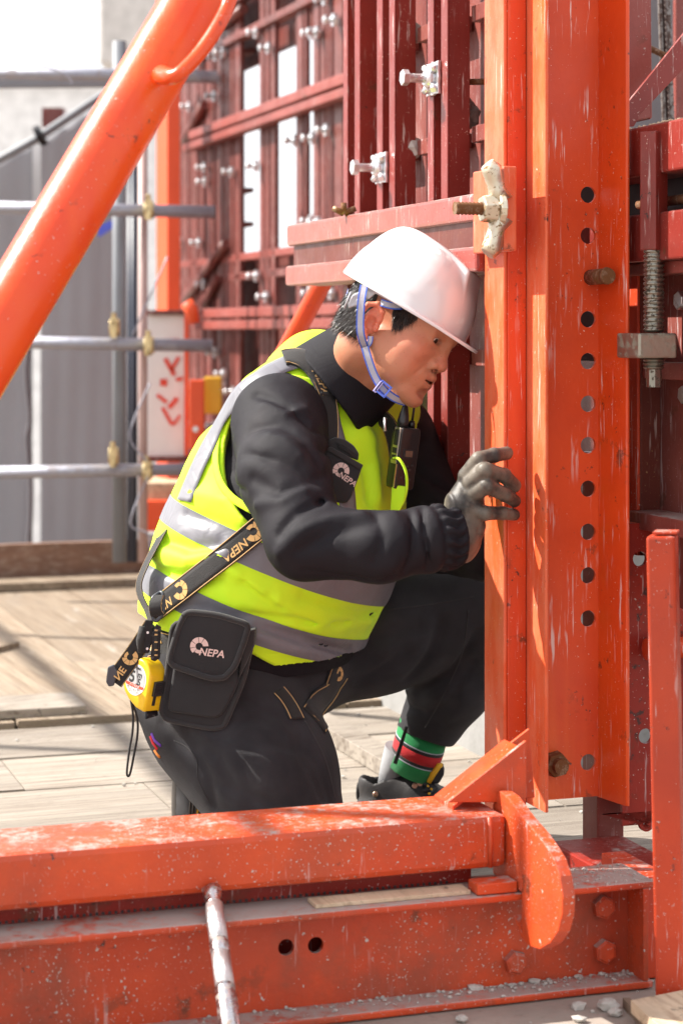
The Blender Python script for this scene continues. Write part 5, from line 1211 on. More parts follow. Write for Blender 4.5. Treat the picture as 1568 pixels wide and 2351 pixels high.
cs = [P(838, 797, 3.395), P(846, 825, 3.392), P(857, 856, 3.392), P(871, 882, 3.394), P(888, 901, 3.398), P(908, 915, 3.408), P(932, 924, 3.43)]
band('chin_strap', cs, .0125, M['greystrap'], along=.7)
m = MB(); c = P(880, 893, 3.388); ax_ = Vector((.78, 0, -.62)).normalized(); up_ = Vector((0, -1, 0)); sd_ = ax_.cross(up_)
for a, b in ((-1, .35), (1, .35)): m.box8(c+ax_*(.009*a), ax_*.0017, up_*.003, sd_*.0105)
m.box8(c+sd_*.0095, ax_*.0105, up_*.003, sd_*.0018); m.box8(c-sd_*.0095, ax_*.0105, up_*.003, sd_*.0018); m.build('buckle', plain('blue_buckle', (.10, .18, .75), .35, .05), HAT, .0008)
m = MB(); c = P(868, 888, 3.388); m.box8(c, ax_*.003, up_*.003, sd_*.011); m.build('buckle_clip', plain('lilac_buckle', (.42, .40, .78), .35, .05), HAT, .001)
band('headband', [P(873, 694, yn+.01), P(890, 700, yn+.002), P(910, 703, yn+.004), P(932, 702, yn+.012)], .0115, M['greystrap'], along=.6)
band('headband', [P(806, 722, 3.49), P(797, 705, 3.50), P(795, 688, 3.50), P(800, 668, 3.49)], .012, M['greystrap'], along=.4)
m = MB(); m.prism([P(808, 678, 3.405), P(828, 668, 3.40), P(833, 676, 3.40), P(822, 700, 3.40), P(800, 708, 3.41), P(799, 700, 3.41)], (0, .008, 0)); m.build('size_adjuster', M['lens'], HAT, .002)
m = MB(); m.tube([P(806, 670, 3.402), P(790, 708, 3.415)], .0016, 8); m.build('adjuster_rod', M['lens'], HAT)
m = MB(); m.prism([P(842, 655, 3.40), P(858, 664, 3.395), P(900, 680, 3.385), P(935, 700, 3.375), P(932, 710, 3.375), P(893, 690, 3.385), P(862, 674, 3.395), P(846, 688, 3.40), P(838, 684, 3.40)], (0, .006, 0)); m.build('suspension_cradle', M['lens'], HAT, .002)
# ---- gloves
def pg(u, v, Y): return P(u, v, Y)
FING = [([(1071, 1092, 3.262), (1098, 1054, 3.248), (1134, 1045, 3.262), (1162, 1041, 3.288)], [.0142, .0118, .0117, .0108]),
        ([(1082, 1110, 3.250), (1114, 1080, 3.232), (1156, 1092, 3.262), (1180, 1115, 3.286)], [.0144, .0126, .0120, .0112]),
        ([(1085, 1136, 3.248), (1116, 1115, 3.232), (1158, 1135, 3.264), (1181, 1150, 3.288)], [.0144, .0124, .0116, .0104]),
        ([(1078, 1168, 3.252), (1112, 1178, 3.246), (1152, 1178, 3.270), (1180, 1182, 3.290)], [.0144, .0118, .0105, .0095])]
def gloveR(p):
    pal = chain(p, [P(1046, 1218, 3.262), P(1066, 1155, 3.262), P(1074, 1105, 3.268)], [.027, .026, .0175], .015)
    pal = smin(pal, chain(p, [P(1068, 1238, 3.275), P(1078, 1205, 3.268), P(1080, 1165, 3.262)], [.026, .022, .018], .015), .015)
    pal = smin(pal, chain(p, [P(1048, 1225, 3.262), P(1055, 1262, 3.27)], [.026, .024], .01), .015)
    d = pal
    for pts, rs in FING: d = smin(d, chain(p, [P(*x) for x in pts], rs, .004), .0045)
    d = smin(d, chain(p, [P(1052, 1180, 3.30), P(1080, 1130, 3.325), P(1098, 1080, 3.335)], [.018, .0145, .0125], .006), .012)
    d = smin(d, chain(p, [RC.lerp(RW, .55), RW, P(1058, 1222, 3.262)], [.030, .030, .028], .01), .012)
    t = (p-A3(RW))@ca_.astype(f32); d = d-.0022*np.exp(-((t+.006)/.0035)**2)
    cr = [([P(1090, 1190, 3.23), P(1105, 1212, 3.24), P(1085, 1232, 3.25)], .004, .0016), ([P(1060, 1190, 3.23), P(1078, 1200, 3.24)], .005, .0014), ([P(1052, 1230, 3.23), P(1075, 1250, 3.24)], .006, .002), ([P(1070, 1140, 3.235), P(1088, 1160, 3.235)], .004, .0014), ([P(1078, 1098, 3.24), P(1090, 1070, 3.235)], .004, -.0012)]
    return creases(p, d, cr)+.0007*vnoise(p, 110, 41)
GL = sdf_obj('glove', gloveR, P(1010, 1300, 3.22)-Vector((0, .04, 0)), P(1200, 1015, 3.37)+Vector((0, .01, 0)), .0019, M['glove'], MAN)
def gloveL(p):
    d = chain(p, [LW, P(1150, 1262, 3.50), P(1180, 1262, 3.49)], [.034, .036, .028], .02)
    for i in range(4): d = smin(d, chain(p, [P(1180, 1240+i*16, 3.49), P(1215, 1238+i*18, 3.485), P(1240, 1246+i*18, 3.50)], [.013, .012, .010], .004), .006)
    return smin(d, chain(p, [P(1150, 1245, 3.48), P(1180, 1222, 3.46), P(1205, 1215, 3.46)], [.017, .014, .012], .005), .01)
sdf_obj('glove', gloveL, P(1080, 1330, 3.42), P(1270, 1180, 3.60), .005, M['glove'], MAN, project=1)

def vsurf(p): return torso(p)-.0075
ribbon('reflective_stripe', [(705, 816), (650, 836), (600, 868), (546, 906), (505, 965), (474, 1030), (446, 1090), (422, 1150)], vsurf, .044, M['reflect'], VE, off=.0030, th=.0014)
ribbon('reflective_stripe', [(752, 905), (766, 985), (786, 1070), (798, 1150), (800, 1210)], vsurf, .036, M['reflect'], VE, off=.0012, th=.0012)
# ================================================================ BOOTS, BAND, HARNESS, THINGS HE CARRIES
M['boot'] = cloth('black_boot_leather', (.022, .020, .021), (.04, .037, .037), .5, 500, .3, .0, .7, (.13, .11, .09), .3)
M['sole'] = plain('boot_sole_rubber', (.05, .042, .035), .7, .3, 60)
M['sock'] = cloth('grey_sock', (.24, .24, .25), (.32, .32, .33), .9, 900, .8)
M['green'] = cloth('green_elastic', (.010, .20, .055), (.012, .26, .07), .7, 1100, 1.0, .1, 0); M['redb'] = cloth('red_elastic', (.42, .008, .012), (.52, .012, .015), .7, 1100, 1.0, .1, 0)
M['yel'] = plain('yellow_mesh_lining', (.72, .38, .01), .6, .2, 300)
def grp(name, parent): o = bpy.data.objects.new(name, None); COL.objects.link(o); o.parent = parent; ROOT[o] = ROOT[parent]; return o
BL = grp('boot', MAN)
def bootL(p):
    d = chain(p, [P(872, 1868, 3.90), P(960, 1880, 3.88), P(1110, 1893, 3.82)], [.044, .040, .036], .03)
    d = smin(d, chain(p, [P(872, 1860, 3.90), P(876, 1815, 3.90)], [.040, .037], .02), .02); d = smin(d, chain(p, [P(930, 1815, 3.895), P(965, 1820, 3.885), P(1010, 1850, 3.87)], [.036, .034, .034], .02), .03)
    top = P(878, 1775, 3.90); d = smin(d, chain(p, [P(858, 1800, 3.90), P(890, 1800, 3.90)], [.030, .030], .02), .01)
    d = smax(d, .016-p[:, 2], .004); u = U0+FPX*p[:, 0]/p[:, 1]; vt = np.interp(u, [830, 850, 878, 888, 915, 940, 960, 985, 1010], [1786, 1768, 1776, 1790, 1782, 1770, 1770, 1786, 1806]); zt = CAMH-(vt-VH)/FPX*3.88
    d = smax(d, (p[:, 2]-zt.astype(f32))*.8, .004); hole = cap(p, P(872, 1820, 3.90), P(866, 1740, 3.90), .028, .034); d = smax(d, -hole, .004)
    cr = [([P(905, 1790, 3.85), P(950, 1785, 3.85), P(975, 1800, 3.85)], .003, .0018), ([P(860, 1800, 3.85), P(900, 1790, 3.85), P(905, 1815, 3.85)], .003, .0015), ([P(900, 1830, 3.84), P(960, 1825, 3.84)], .004, .002)]
    return creases(p, d, cr)+.0006*vnoise(p, 90, 3)
sdf_obj('upper', bootL, P(800, 1930, 3.80)-Vector((0, 0, .0)), P(1180, 1740, 3.97), .003, M['boot'], BL)
m = MB(); q = [P(832, 1900, 3.87), P(1150, 1915, 3.78)]
pts = [Vector((x, y, 0)) for x, y in ((q[0].x, 3.90), (q[0].x+.01, 3.86), (q[0].x+.12, 3.845), (q[1].x-.03, 3.775), (q[1].x, 3.80), (q[1].x, 3.85), (q[1].x-.05, 3.89), (q[0].x+.12, 3.925), (q[0].x+.01, 3.945))]
m.prism([p_+Vector((0, 0, .001)) for p_ in pts], (0, 0, .018)); m.build('sole', M['sole'], BL, .003)
m = MB(); tg = [P(988, 1800, 3.855), P(1000, 1775, 3.855), P(1012, 1757, 3.857), P(1021, 1762, 3.86), P(1019, 1780, 3.86), P(1008, 1800, 3.86)]; m.prism(tg, (0, .035, 0)); m.build('tongue', M['boot'], BL, .004)
m = MB(); m.tube([P(984, 1797, 3.852), P(994, 1776, 3.852), P(1007, 1758, 3.854), P(1014, 1756, 3.858)], [.0045, .006, .006, .004], 8); m.build('tongue_lining', M['yel'], BL)
for u, v in ((862, 1823), (952, 1804), (964, 1799)):
    m = MB(); b_ = hit(bootL, [u], [v], y0=3.6)[0]; c = Vector(b_.tolist()); m.tube([c, c+Vector((0, -.003, 0))], [.006, .0045], 12); m.build('eyelet', metal('copper_eyelet', (.62, .42, .32), .3, .2) if u == 862 else bpy.data.materials['copper_eyelet'], BL)
laces = [(968, 1797), (982, 1805), (972, 1815), (990, 1812), (1003, 1808), (985, 1822), (998, 1826)]
m = MB(); m.tube(spl([Vector((hit(bootL, [u], [v], y0=3.6, off=.003)[0]).tolist()) for u, v in laces]), .0028, 8); m.build('lace', M['black'], BL)
for u, v in laces[1::2]:
    m = MB(); m.ico(Vector(hit(bootL, [u], [v], y0=3.6, off=.005)[0].tolist()), .0028, 1); m.build('lace_fleck', M['yel'], BL)
m = MB(); m.tube(spl([P(838, 1793, 3.90), P(824, 1800, 3.90), P(822, 1832, 3.90), P(834, 1830, 3.90)]), .0035, 8); m.build('pull_loop', M['web'], BL)
m = MB(); m.tube([P(918, 1720, 3.885), P(900, 1765, 3.895), P(893, 1810, 3.90)], [.030, .0235, .023], 20); m.build('sock', M['sock'], MAN)
# striped ankle band
AB = grp('ankle_band', MAN)
tA, bA = P(975, 1668, 3.87), P(944, 1772, 3.885); dA = bA-tA; xa = dA.cross(Vector((0, 1, 0))).normalized()
def ring(name, t0, t1, extra, mat, lift=0.0):
    m = MB(); n = 40; vs = []; rows = []
    for t in (t0, t0+.0001, (t0+t1)/2, t1-.0001, t1):
        c = tA+dA*t; k = .0495-.0030*t+extra; 
        if t in (t0, t1): k -= .002+extra*.5
        rows.append([c+xa*(k*math.cos(2*math.pi*i/n))+Vector((0, 1, 0))*(k*.92*math.sin(2*math.pi*i/n))+dA.normalized()*(.010*math.sin(2*math.pi*i/n+2.6)) for i in range(n)])
    vs = [q for r_ in rows for q in r_]; m.add(vs, [(j*n+i, j*n+(i+1) % n, (j+1)*n+(i+1) % n, (j+1)*n+i) for j in range(4) for i in range(n)], True); return m.build(name, mat, AB)
ring('elastic_base', 0, 1, 0, M['green'])
ring('red_stripe', .41, .62, .0008, M['redb']); ring('black_stripe', .345, .41, .0007, M['web']); ring('black_stripe', .62, .685, .0007, M['web']); ring('white_stripe', .325, .345, .0009, M['greystrap']); ring('white_stripe', .685, .705, .0009, M['greystrap'])
m = MB(); m.prism([P(930, 1668, 3.818), P(937, 1670, 3.818), P(911, 1756, 3.832), P(902, 1752, 3.832)], (0, .004, 0)); m.build('hook_tape', M['web'], AB, .001)
m = MB()
# near boot, up on its toes
BR = grp('boot', MAN)
def bootR(p):
    d = chain(p, [P(448, 1790, 3.735), P(452, 1870, 3.725), P(480, 1930, 3.70), P(520, 1940, 3.68)], [.044, .043, .036, .032], .03)
    d = smax(d, .008-p[:, 2], .004); return creases(p, d, [([P(430, 1800, 3.69), P(440, 1850, 3.68)], .005, .002)])+.0012*vnoise(p, 60, 9)
sdf_obj('upper', bootR, P(395, 1980, 3.62), P(570, 1720, 3.80), .0038, M['boot'], BR)
m = MB(); m.tube(spl([P(418, 1750, 3.75), P(410, 1800, 3.74), P(410, 1880, 3.73), P(425, 1925, 3.72), P(455, 1950, 3.71)]), .0115, 8); m.build('sole', M['sole'], BR)
def bR(u, v, o=.001): return Vector(hit(bootR, [u], [v], y0=3.4, off=o)[0].tolist())
m = MB(); m.tube([bR(*q) for q in ((458, 1800), (462, 1815), (455, 1830), (466, 1826), (460, 1846), (452, 1868))], .0022, 6); m.build('yellow_zigzag', M['yel'], BR)
for i in range(3):
    m = MB(); m.tube([bR(428+i*7, 1800+i*6), bR(438+i*7, 1835+i*5), bR(436+i*7, 1870)], .0022, 6); m.build('side_rib', M['sole'], BR)
m = MB(); m.tube([bR(464, 1850), bR(470, 1862), bR(462, 1868)], .002, 6); m.build('lace', M['yel'], BR)

# ---- lettering helpers
FONTS = {}
def text_geo(txt, bold=.0):
    cu = bpy.data.curves.new('t', 'FONT'); cu.body = txt; cu.size = 1; cu.align_x = 'CENTER'; cu.align_y = 'CENTER'; cu.offset = bold; cu.resolution_u = 3
    o = bpy.data.objects.new('t', cu); COL.objects.link(o); dg = bpy.context.evaluated_depsgraph_get(); dg.update(); me = o.evaluated_get(dg).to_mesh()
    vs = [(v.co.x, v.co.y) for v in me.vertices]; fs = [tuple(p_.vertices) for p_ in me.polygons]; o.evaluated_get(dg).to_mesh_clear(); bpy.data.objects.remove(o); bpy.data.curves.remove(cu); return vs, fs
def emblem_geo():
    vs = []; fs = []; segs = [(8, 62), (66, 100), (104, 150), (154, 196), (200, 232), (236, 300)]
    for a0, a1 in segs:
        n = 5; k = len(vs)
        for i in range(n+1):
            a = math.radians(a0+(a1-a0)*i/n); r1 = .40; r2 = 1.0 if a0 < 236 else .78; vs += [(r1*math.cos(a), r1*math.sin(a)), (r2*math.cos(a), r2*math.sin(a))]
        fs += [(k+2*i, k+2*i+1, k+2*i+3, k+2*i+2) for i in range(n)]
    return vs, fs
def print_on(name, geo, fn, mat, parent, skew=0.0):
    vs, fs = geo; m = MB(); m.add([fn(x+skew*y, y) for x, y in vs], fs); return m.build(name, mat, parent)
NEPA = text_geo('NEPA', .02); EMB = emblem_geo()
M['print'] = plain('rose_print', (.68, .50, .45), .5, .1, 60); M['gold'] = plain('gold_weave', (.60, .36, .13), .6, .15, 300)
def rib_fn(data, t0, sc, flip, dy=0.0, th=.0020):
    ar, s, n, W = data; seg = np.linalg.norm(np.diff(ar, axis=0), axis=1); L = np.concatenate([[0], np.cumsum(seg)]); mid = t0*L[-1]
    def fn(x, y):
        if flip: x, y = -x, -y
        l = mid+x*sc; q = [np.interp(l, L, ar[:, k]) for k in range(3)]; ss = [np.interp(l, L, s[:, k]) for k in range(3)]; nn = [np.interp(l, L, n[:, k]) for k in range(3)]
        return Vector(q)+Vector(ss)*((-y*sc)+dy)+Vector(nn)*th
    return fn
# ---- harness
HN = grp('safety_harness', MAN)
def vest_f(p): return torso(p)-.0095
def edging(data, parent, th=.0016):
    ar, s, n, W = data
    for sg in (-1, 1):
        m = MB(); m.tube([Vector((ar[i]+s[i]*W[i]*.93*sg+n[i]*th).tolist()) for i in range(len(ar))], .0009, 5); m.build('edge_stitching', M['tan'], parent)
A_, dA_ = ribbon('webbing', [(352, 1404), (376, 1386), (425, 1348), (475, 1309), (521, 1273), (565, 1237), (610, 1200), (650, 1170)], vest_f, .040, M['web'], HN, off=.001, th=.0018); edging(dA_, HN)
for t0, fl, fn_ in ((.10, 1, 'NEPA'), (.26, 1, 'E'), (.66, 1, 'NEPA'), (.80, 1, 'E')):
    if fn_ == 'NEPA': print_on('lettering', NEPA, rib_fn(dA_, t0, .020, fl, .004, .0024), M['gold'], HN, skew=.15)
    else: print_on('emblem', EMB, rib_fn(dA_, t0, .0165, fl, -.001, .0024), M['gold'], HN)
C_, dC_ = ribbon('webbing', [(652, 822), (672, 820), (698, 828), (724, 850), (743, 888), (753, 930), (757, 975), (756, 1015)], vest_f, .046, M['web'], HN, off=.003, th=.004, wf=lambda t: .052-.024*t); edging(dC_, HN, .0042)
print_on('lettering', NEPA, rib_fn(dC_, .45, .021, 0, .004, .0048), M['tan'], HN, skew=.15)
m = MB(); m.tube([P(728, 880, 3.39), P(766, 868, 3.40)], .0045, 8); 
# webbing behind the back, standing off the vest
def free_strap(name, pts, w, side, parent, th=.0018, edge=True, mat=None):
    c = spl(pts, 8); side = Vector(side).normalized(); m = MB(); vs = []; es = ([], [])
    for i, p_ in enumerate(c):
        t = (c[min(i+1, len(c)-1)]-c[max(i-1, 0)]).normalized(); s = (side-t*side.dot(t)).normalized(); n = t.cross(s)
        vs += [p_-s*w/2, p_+s*w/2, p_+s*w/2+n*th, p_-s*w/2+n*th]; es[0].append(p_-s*w*.47+n*th/2); es[1].append(p_+s*w*.47+n*th/2)
    N = len(c); m.add(vs, [(4*i+a, 4*i+(a+1) % 4, 4*i+4+(a+1) % 4, 4*i+4+a) for i in range(N-1) for a in range(4)]+[(0, 1, 2, 3), (4*N-1, 4*N-2, 4*N-3, 4*N-4)]); o = m.build(name, mat or M['web'], parent)
    if edge:
        for e in es: m = MB(); m.tube(e, .0011, 5); m.build('edge_stitching', M['tan'], parent)
    return c
free_strap('webbing', [P(384, 1205, 3.52), P(366, 1240, 3.50), P(340, 1290, 3.48), P(322, 1335, 3.47), P(325, 1368, 3.46), P(340, 1402, 3.45), P(352, 1432, 3.44)], .040, (.35, -1, .1), HN)
# loose end of the belt webbing
le = [P(352, 1436, 3.40), P(335, 1462, 3.395), P(308, 1502, 3.39), P(282, 1538, 3.385), P(262, 1566, 3.38)]
free_strap('loose_end', le, .031, (.80, -.1, -.60), HN)
dE = (le[-1]-le[1]).normalized(); sE = Vector((.80, -.1, -.60)); sE = (sE-dE*sE.dot(dE)).normalized(); nE = Vector((0, -1, 0)); nE = (nE-dE*nE.dot(dE)).normalized()
def flat_fn(c, rx, ry, sc, lift=0.0, n=(0, -1, 0)):
    return lambda x, y: Vector(c)+Vector(rx)*(x*sc)+Vector(ry)*(y*sc)+Vector(n)*lift
print_on('lettering', text_geo('NE', .02), flat_fn(P(276, 1545, 3.376), -dE, sE, .017, .0025), M['gold'], HN); print_on('emblem', EMB, flat_fn(P(300, 1508, 3.38), -dE, sE, .013, .004), M['gold'], HN)
m = MB(); tp_ = [P(248, 1532, 3.374), P(262, 1526, 3.374), P(272, 1545, 3.374), P(262, 1575, 3.374), P(250, 1577, 3.374), P(244, 1566, 3.374)]; m.prism(tp_, (0, .008, 0)); m.build('strap_tip', plain('slate_plastic', (.05, .055, .065), .4, .1), HN, .002)
# leg loops and belt
def jk(p): return np.minimum(jacket_c(p), legs(p))
def jacket_c(p): return np.maximum(torso(p)+.004, (p-A3(hemq))@A3(hemn))
B_, dB_ = ribbon('belt', [(345, 1484), (375, 1478), (405, 1486), (440, 1500)], lambda p: np.minimum(torso(p)+.004, legs(p)), .043, M['web'], HN, off=.001, th=.002); edging(dB_, HN)
print_on('emblem', EMB, rib_fn(dB_, .16, .014, 0, 0, .0026), M['gold'], HN)
L_, dL_ = ribbon('leg_loop', [(782, 1535), (768, 1565), (746, 1605), (722, 1652)], legs, .058, M['web'], HN, off=.002, th=.002); edging(dL_, HN)
print_on('lettering', NEPA, rib_fn(dL_, .86, .02, 0, 0, .0026), M['gold'], HN); print_on('emblem', EMB, rib_fn(dL_, .06, .013, 0, 0, .0026), M['gold'], HN)
L2_, dL2_ = ribbon('leg_loop', [(640, 1585), (655, 1602), (670, 1625), (682, 1650)], legs, .030, M['web'], HN, off=.001, th=.002); edging(dL2_, HN)
# buckles
BK = M['darkmetal']; slate = bpy.data.materials['slate_plastic']
def loopobj(name, pts, r, mat, close=True):
    m = MB(); c = spl(pts+[pts[0]], 5); m.tube(c, r, 8, cap=False); return m.build(name, mat, HN)
loopobj('strap_adjuster', [P(368, 1360, 3.385), P(352, 1372, 3.375), P(346, 1395, 3.37), P(352, 1420, 3.37), P(362, 1424, 3.37), P(374, 1408, 3.37), P(377, 1385, 3.375), P(374, 1362, 3.38)], .0030, slate)
free_strap('adjuster_loop', [P(364, 1368, 3.376), P(358, 1385, 3.366), P(358, 1402, 3.364), P(364, 1412, 3.37)], .020, (1, -.1, .25), HN, .003)
m = MB(); m.prism([P(334, 1424, 3.372), P(350, 1425, 3.372), P(354, 1460, 3.372), P(342, 1500, 3.372), P(324, 1500, 3.372), P(330, 1462, 3.372)], (0, .006, 0)); m.build('buckle_plate', BK, HN, .0012)
m = MB(); m.prism([P(359, 1433, 3.366), P(370, 1440, 3.366), P(367, 1512, 3.366), P(356, 1519, 3.366), P(346, 1515, 3.366), P(350, 1455, 3.366)], (0, .007, 0)); m.build('buckle_plate', BK, HN, .0012)
m = MB(); m.prism([P(357, 1444, 3.364), P(364, 1446, 3.364), P(358, 1506, 3.364), P(350, 1506, 3.364)], (0, .002, 0)); m.build('buckle_slot_webbing', M['web'], HN)
for v in (1445, 1455, 1472, 1490, 1502):
    m = MB(); m.prism([P(356, v, 3.3635), P(363, v+1, 3.3635), P(362, v+4, 3.3635), P(355, v+4, 3.3635)], (0, .0008, 0)); m.build('weave_mark', M['tan'], HN)
m = MB(); m.tube([P(328, 1438, 3.375), P(323, 1470, 3.373), P(325, 1498, 3.375)], [.0055, .0075, .0055], 10); m.build('webbing_roll', M['web'], HN)
for u, v in ((340, 1452), (339, 1489)): m = MB(); m.hexa(P(u, v, 3.371), (0, -1, 0), .0022, .0016, 10); m.build('rivet', M['zinc'], HN)
# collar loop of the shoulder strap
m = MB(); cc = [Vector(x.tolist()) for x in hit(vest_f, [732, 742, 755, 768], [903, 906, 904, 898], off=.004)]; m.tube(cc, .0055, 8); m.build('keeper_loop', M['web'], HN)

# ---- waist pouch (hangs from the belt: a thing of its own)
PO = thing('belt_pouch', 'black nylon belt pouch with pale emblem and NEPA lettering on the man\'s hip', 'pouch', P(470, 1670, 3.40))
YP = 3.365
def pz(u, v, Y=YP):      # the pouch face leans a little: nearer at the bottom right
    return P(u, v, Y-.00006*(u-470)+.00003*(v-1530))
def rounded(pts, n=4, k=.22):
    out = []; N = len(pts)
    for i in range(N):
        a, b, c = pts[i-1], pts[i], pts[(i+1) % N]; p0 = b.lerp(a, k); p1 = b.lerp(c, k)
        for j in range(n+1): t = j/n; out.append(p0*(1-t)**2+b*2*t*(1-t)+p1*t*t)
    return out
def soft(o, w=.004, seg=3, sub=0):
    o.modifiers.clear(); b = o.modifiers.new('bevel', 'BEVEL'); b.width = w; b.segments = seg; b.limit_method = 'ANGLE'; b.angle_limit = math.radians(50)
    for p_ in o.data.polygons: p_.use_smooth = True
    return o
bd = [(398, 1425), (560, 1450), (583, 1455), (560, 1560), (515, 1668), (485, 1673), (382, 1652), (371, 1636), (385, 1540)]
m = MB(); m.prism(rounded([pz(u, v, YP+.010) for u, v in bd], 4, .2), (0.004, .05, .0)); soft(m.build('back_body', M['pouchm'], PO), .006)
fb_ = [(402, 1500), (545, 1520), (548, 1570), (505, 1652), (392, 1636), (384, 1625), (396, 1545)]
m = MB(); m.prism(rounded([pz(u, v, YP+.002) for u, v in fb_], 4, .22), (0.002, .02, 0)); soft(m.build('front_pocket', M['pouchm'], PO), .009, 4)
flp = [(428, 1404), (500, 1412), (572, 1434), (562, 1470), (540, 1530), (515, 1556), (485, 1558), (400, 1530), (388, 1515), (410, 1440)]
rf = rounded([pz(u, v, YP-.010) for u, v in flp], 4, .28)
m = MB(); m.prism(rf, (0, .012, 0)); soft(m.build('flap', M['pouchm'], PO), .003)
m = MB(); m.tube([q_+Vector((0, .001, 0)) for q_ in rf]+[rf[0]], .0052, 8, cap=False); m.build('flap_binding', M['trim'], PO)
rb_ = rounded([pz(u, v, YP+.012) for u, v in bd], 4, .2)
m = MB(); m.tube(rb_+[rb_[0]], .0045, 8, cap=False); m.build('body_binding', M['trim'], PO)
m = MB(); m.prism([pz(562, 1450, YP-.004), pz(586, 1444, YP+.004), pz(584, 1480, YP+.006), pz(563, 1530, YP), pz(548, 1560, YP)], (.002, .03, 0)); soft(m.build('flap_side', M['trim'], PO), .003)
rx_, ry_ = Vector((.965, 0, -.12)), Vector((.12, 0, .965))
print_on('emblem', EMB, flat_fn(pz(458, 1484, YP-.0115), rx_, ry_, .0155), M['print'], PO)
print_on('lettering', NEPA, flat_fn(pz(487, 1500, YP-.0118), rx_, ry_, .0175), M['print'], PO, skew=.15)

# ---- tape measure
TM = thing('tape_measure', 'yellow tape measure with round white 5 m label clipped to the belt', 'tape measure', P(335, 1620, 3.40))
tn_ = Vector((-.68, -.72, .12)).normalized(); tt_ = Vector((.72, -.69, 0)); tt_ = (tt_-tn_*tt_.dot(tn_)).normalized(); tz_ = tn_.cross(tt_); 
if tz_.z < 0: tz_ = -tz_
tc_ = P(313, 1561, 3.385); al = math.radians(-9); t2_ = tt_*math.cos(al)+tz_*math.sin(al); z2_ = tz_*math.cos(al)-tt_*math.sin(al); tt_, tz_ = t2_, z2_
def tp3(x, z, n=0.0): return tc_+tt_*x+tz_*z+tn_*n
ym = plain('tape_yellow_plastic', (.82, .50, .008), .38, .08, 60, .25)
prof = [tp3(.034*math.cos(a), .037*math.sin(a)) for a in [math.radians(x) for x in range(20, 231, 12)]]+[tp3(-.010, -.036), tp3(.010, -.044), tp3(.033, -.046), tp3(.034, -.02)]
m = MB(); m.prism(prof, -tn_*.038); o = soft(m.build('case', ym, TM), .005, 4)
def disc(name, r, lift, mat, r0=0):
    m = MB(); n = 40
    if r0: m.add([tp3(r*math.cos(2*math.pi*i/n), r*math.sin(2*math.pi*i/n), lift) for i in range(n)]+[tp3(r0*math.cos(2*math.pi*i/n), r0*math.sin(2*math.pi*i/n), lift) for i in range(n)], [(i, (i+1) % n, n+(i+1) % n, n+i) for i in range(n)])
    else: m.prism([tp3(r*math.cos(2*math.pi*i/n), r*math.sin(2*math.pi*i/n), lift-.0006) for i in range(n)], tn_*.0006)
    return m.build(name, mat, TM)
lw = plain('label_white', (.78, .77, .74), .35, .03); lg = plain('label_grey', (.36, .36, .36), .35, .04); lk = plain('label_black', (.02, .02, .02), .4, .05); lr = plain('label_red', (.78, .06, .02), .4, .05)
disc('label', .0255, .0008, lw)
m = MB(); n = 40; m.prism([tp3(.0235*math.cos(a), .0235*math.sin(a), .0009) for a in [math.radians(-18+i*216/24) for i in range(25)]], tn_*.0003); m.build('label_grey_field', lg, TM)
def tfn(x0, z0, sc, lift=.0014): return lambda x, y: tp3(x0+x*sc, z0+y*sc, lift)
print_on('lettering', text_geo('5', .03), tfn(-.009, .003, .027), lk, TM); print_on('lettering', text_geo('m', .03), tfn(.009, .010, .014), lk, TM); print_on('lettering', text_geo('.5', .03), tfn(.008, -.002, .016), lk, TM)
m = MB(); m.prism([tp3(-.021, -.0115, .0013), tp3(.021, -.0115, .0013), tp3(.023, -.0070, .0013), tp3(-.023, -.0070, .0013)], tn_*.0003); m.build('label_red_band', lr, TM)
for tx, x0, z0, sc in (('TAJIMA', .0, .0196, .0058), ('セフコンベ', 0, -.0145, .0070), ('ロック-25', 0, -.0195, .0052), ('メートル目盛', 0, -.0092, .0040)):
    print_on('lettering', text_geo(tx, .01), tfn(x0, z0, sc, .0018), lk if sc != .0040 else lw, TM)
def sp3(n, z, x=.0345): return tp3(x, z, -n)
m = MB(); m.prism([sp3(.010, .006, .034), sp3(.028, .008, .034), sp3(.028, -.016, .034), sp3(.010, -.018, .034)], tt_*.005)
for i in range(6): m.prism([sp3(.009, .006-.0035*i, .0385), sp3(.029, .008-.0035*i, .0385), sp3(.029, .0063-.0035*i, .0385), sp3(.009, .0043-.0035*i, .0385)], tt_*.0016)
m.build('lock_button', M['black'], TM)
m = MB(); m.prism([sp3(.014, -.019, .0335), sp3(.020, -.019, .0335), sp3(.020, -.034, .0335), sp3(.014, -.034, .0335)], tt_*.0012); m.build('tape_slot', M['black'], TM)
m = MB(); m.prism([sp3(.006, -.044, .030), sp3(.030, -.042, .030), sp3(.030, -.050, .034), sp3(.004, -.056, .034)], tt_*.004); m.build('tape_hook', M['darkmetal'], TM, .001)
m = MB(); m.tube(spl([P(297, 1588, 3.40), P(305, 1615, 3.395), P(316, 1650, 3.39), P(316, 1690, 3.39), P(308, 1735, 3.39), P(301, 1770, 3.39), P(296, 1782, 3.39), P(292, 1772, 3.39), P(298, 1720, 3.39), P(305, 1680, 3.39), P(306, 1640, 3.39), P(300, 1600, 3.40)]), .0019, 8, cap=False); m.build('lanyard', M['web'], TM)

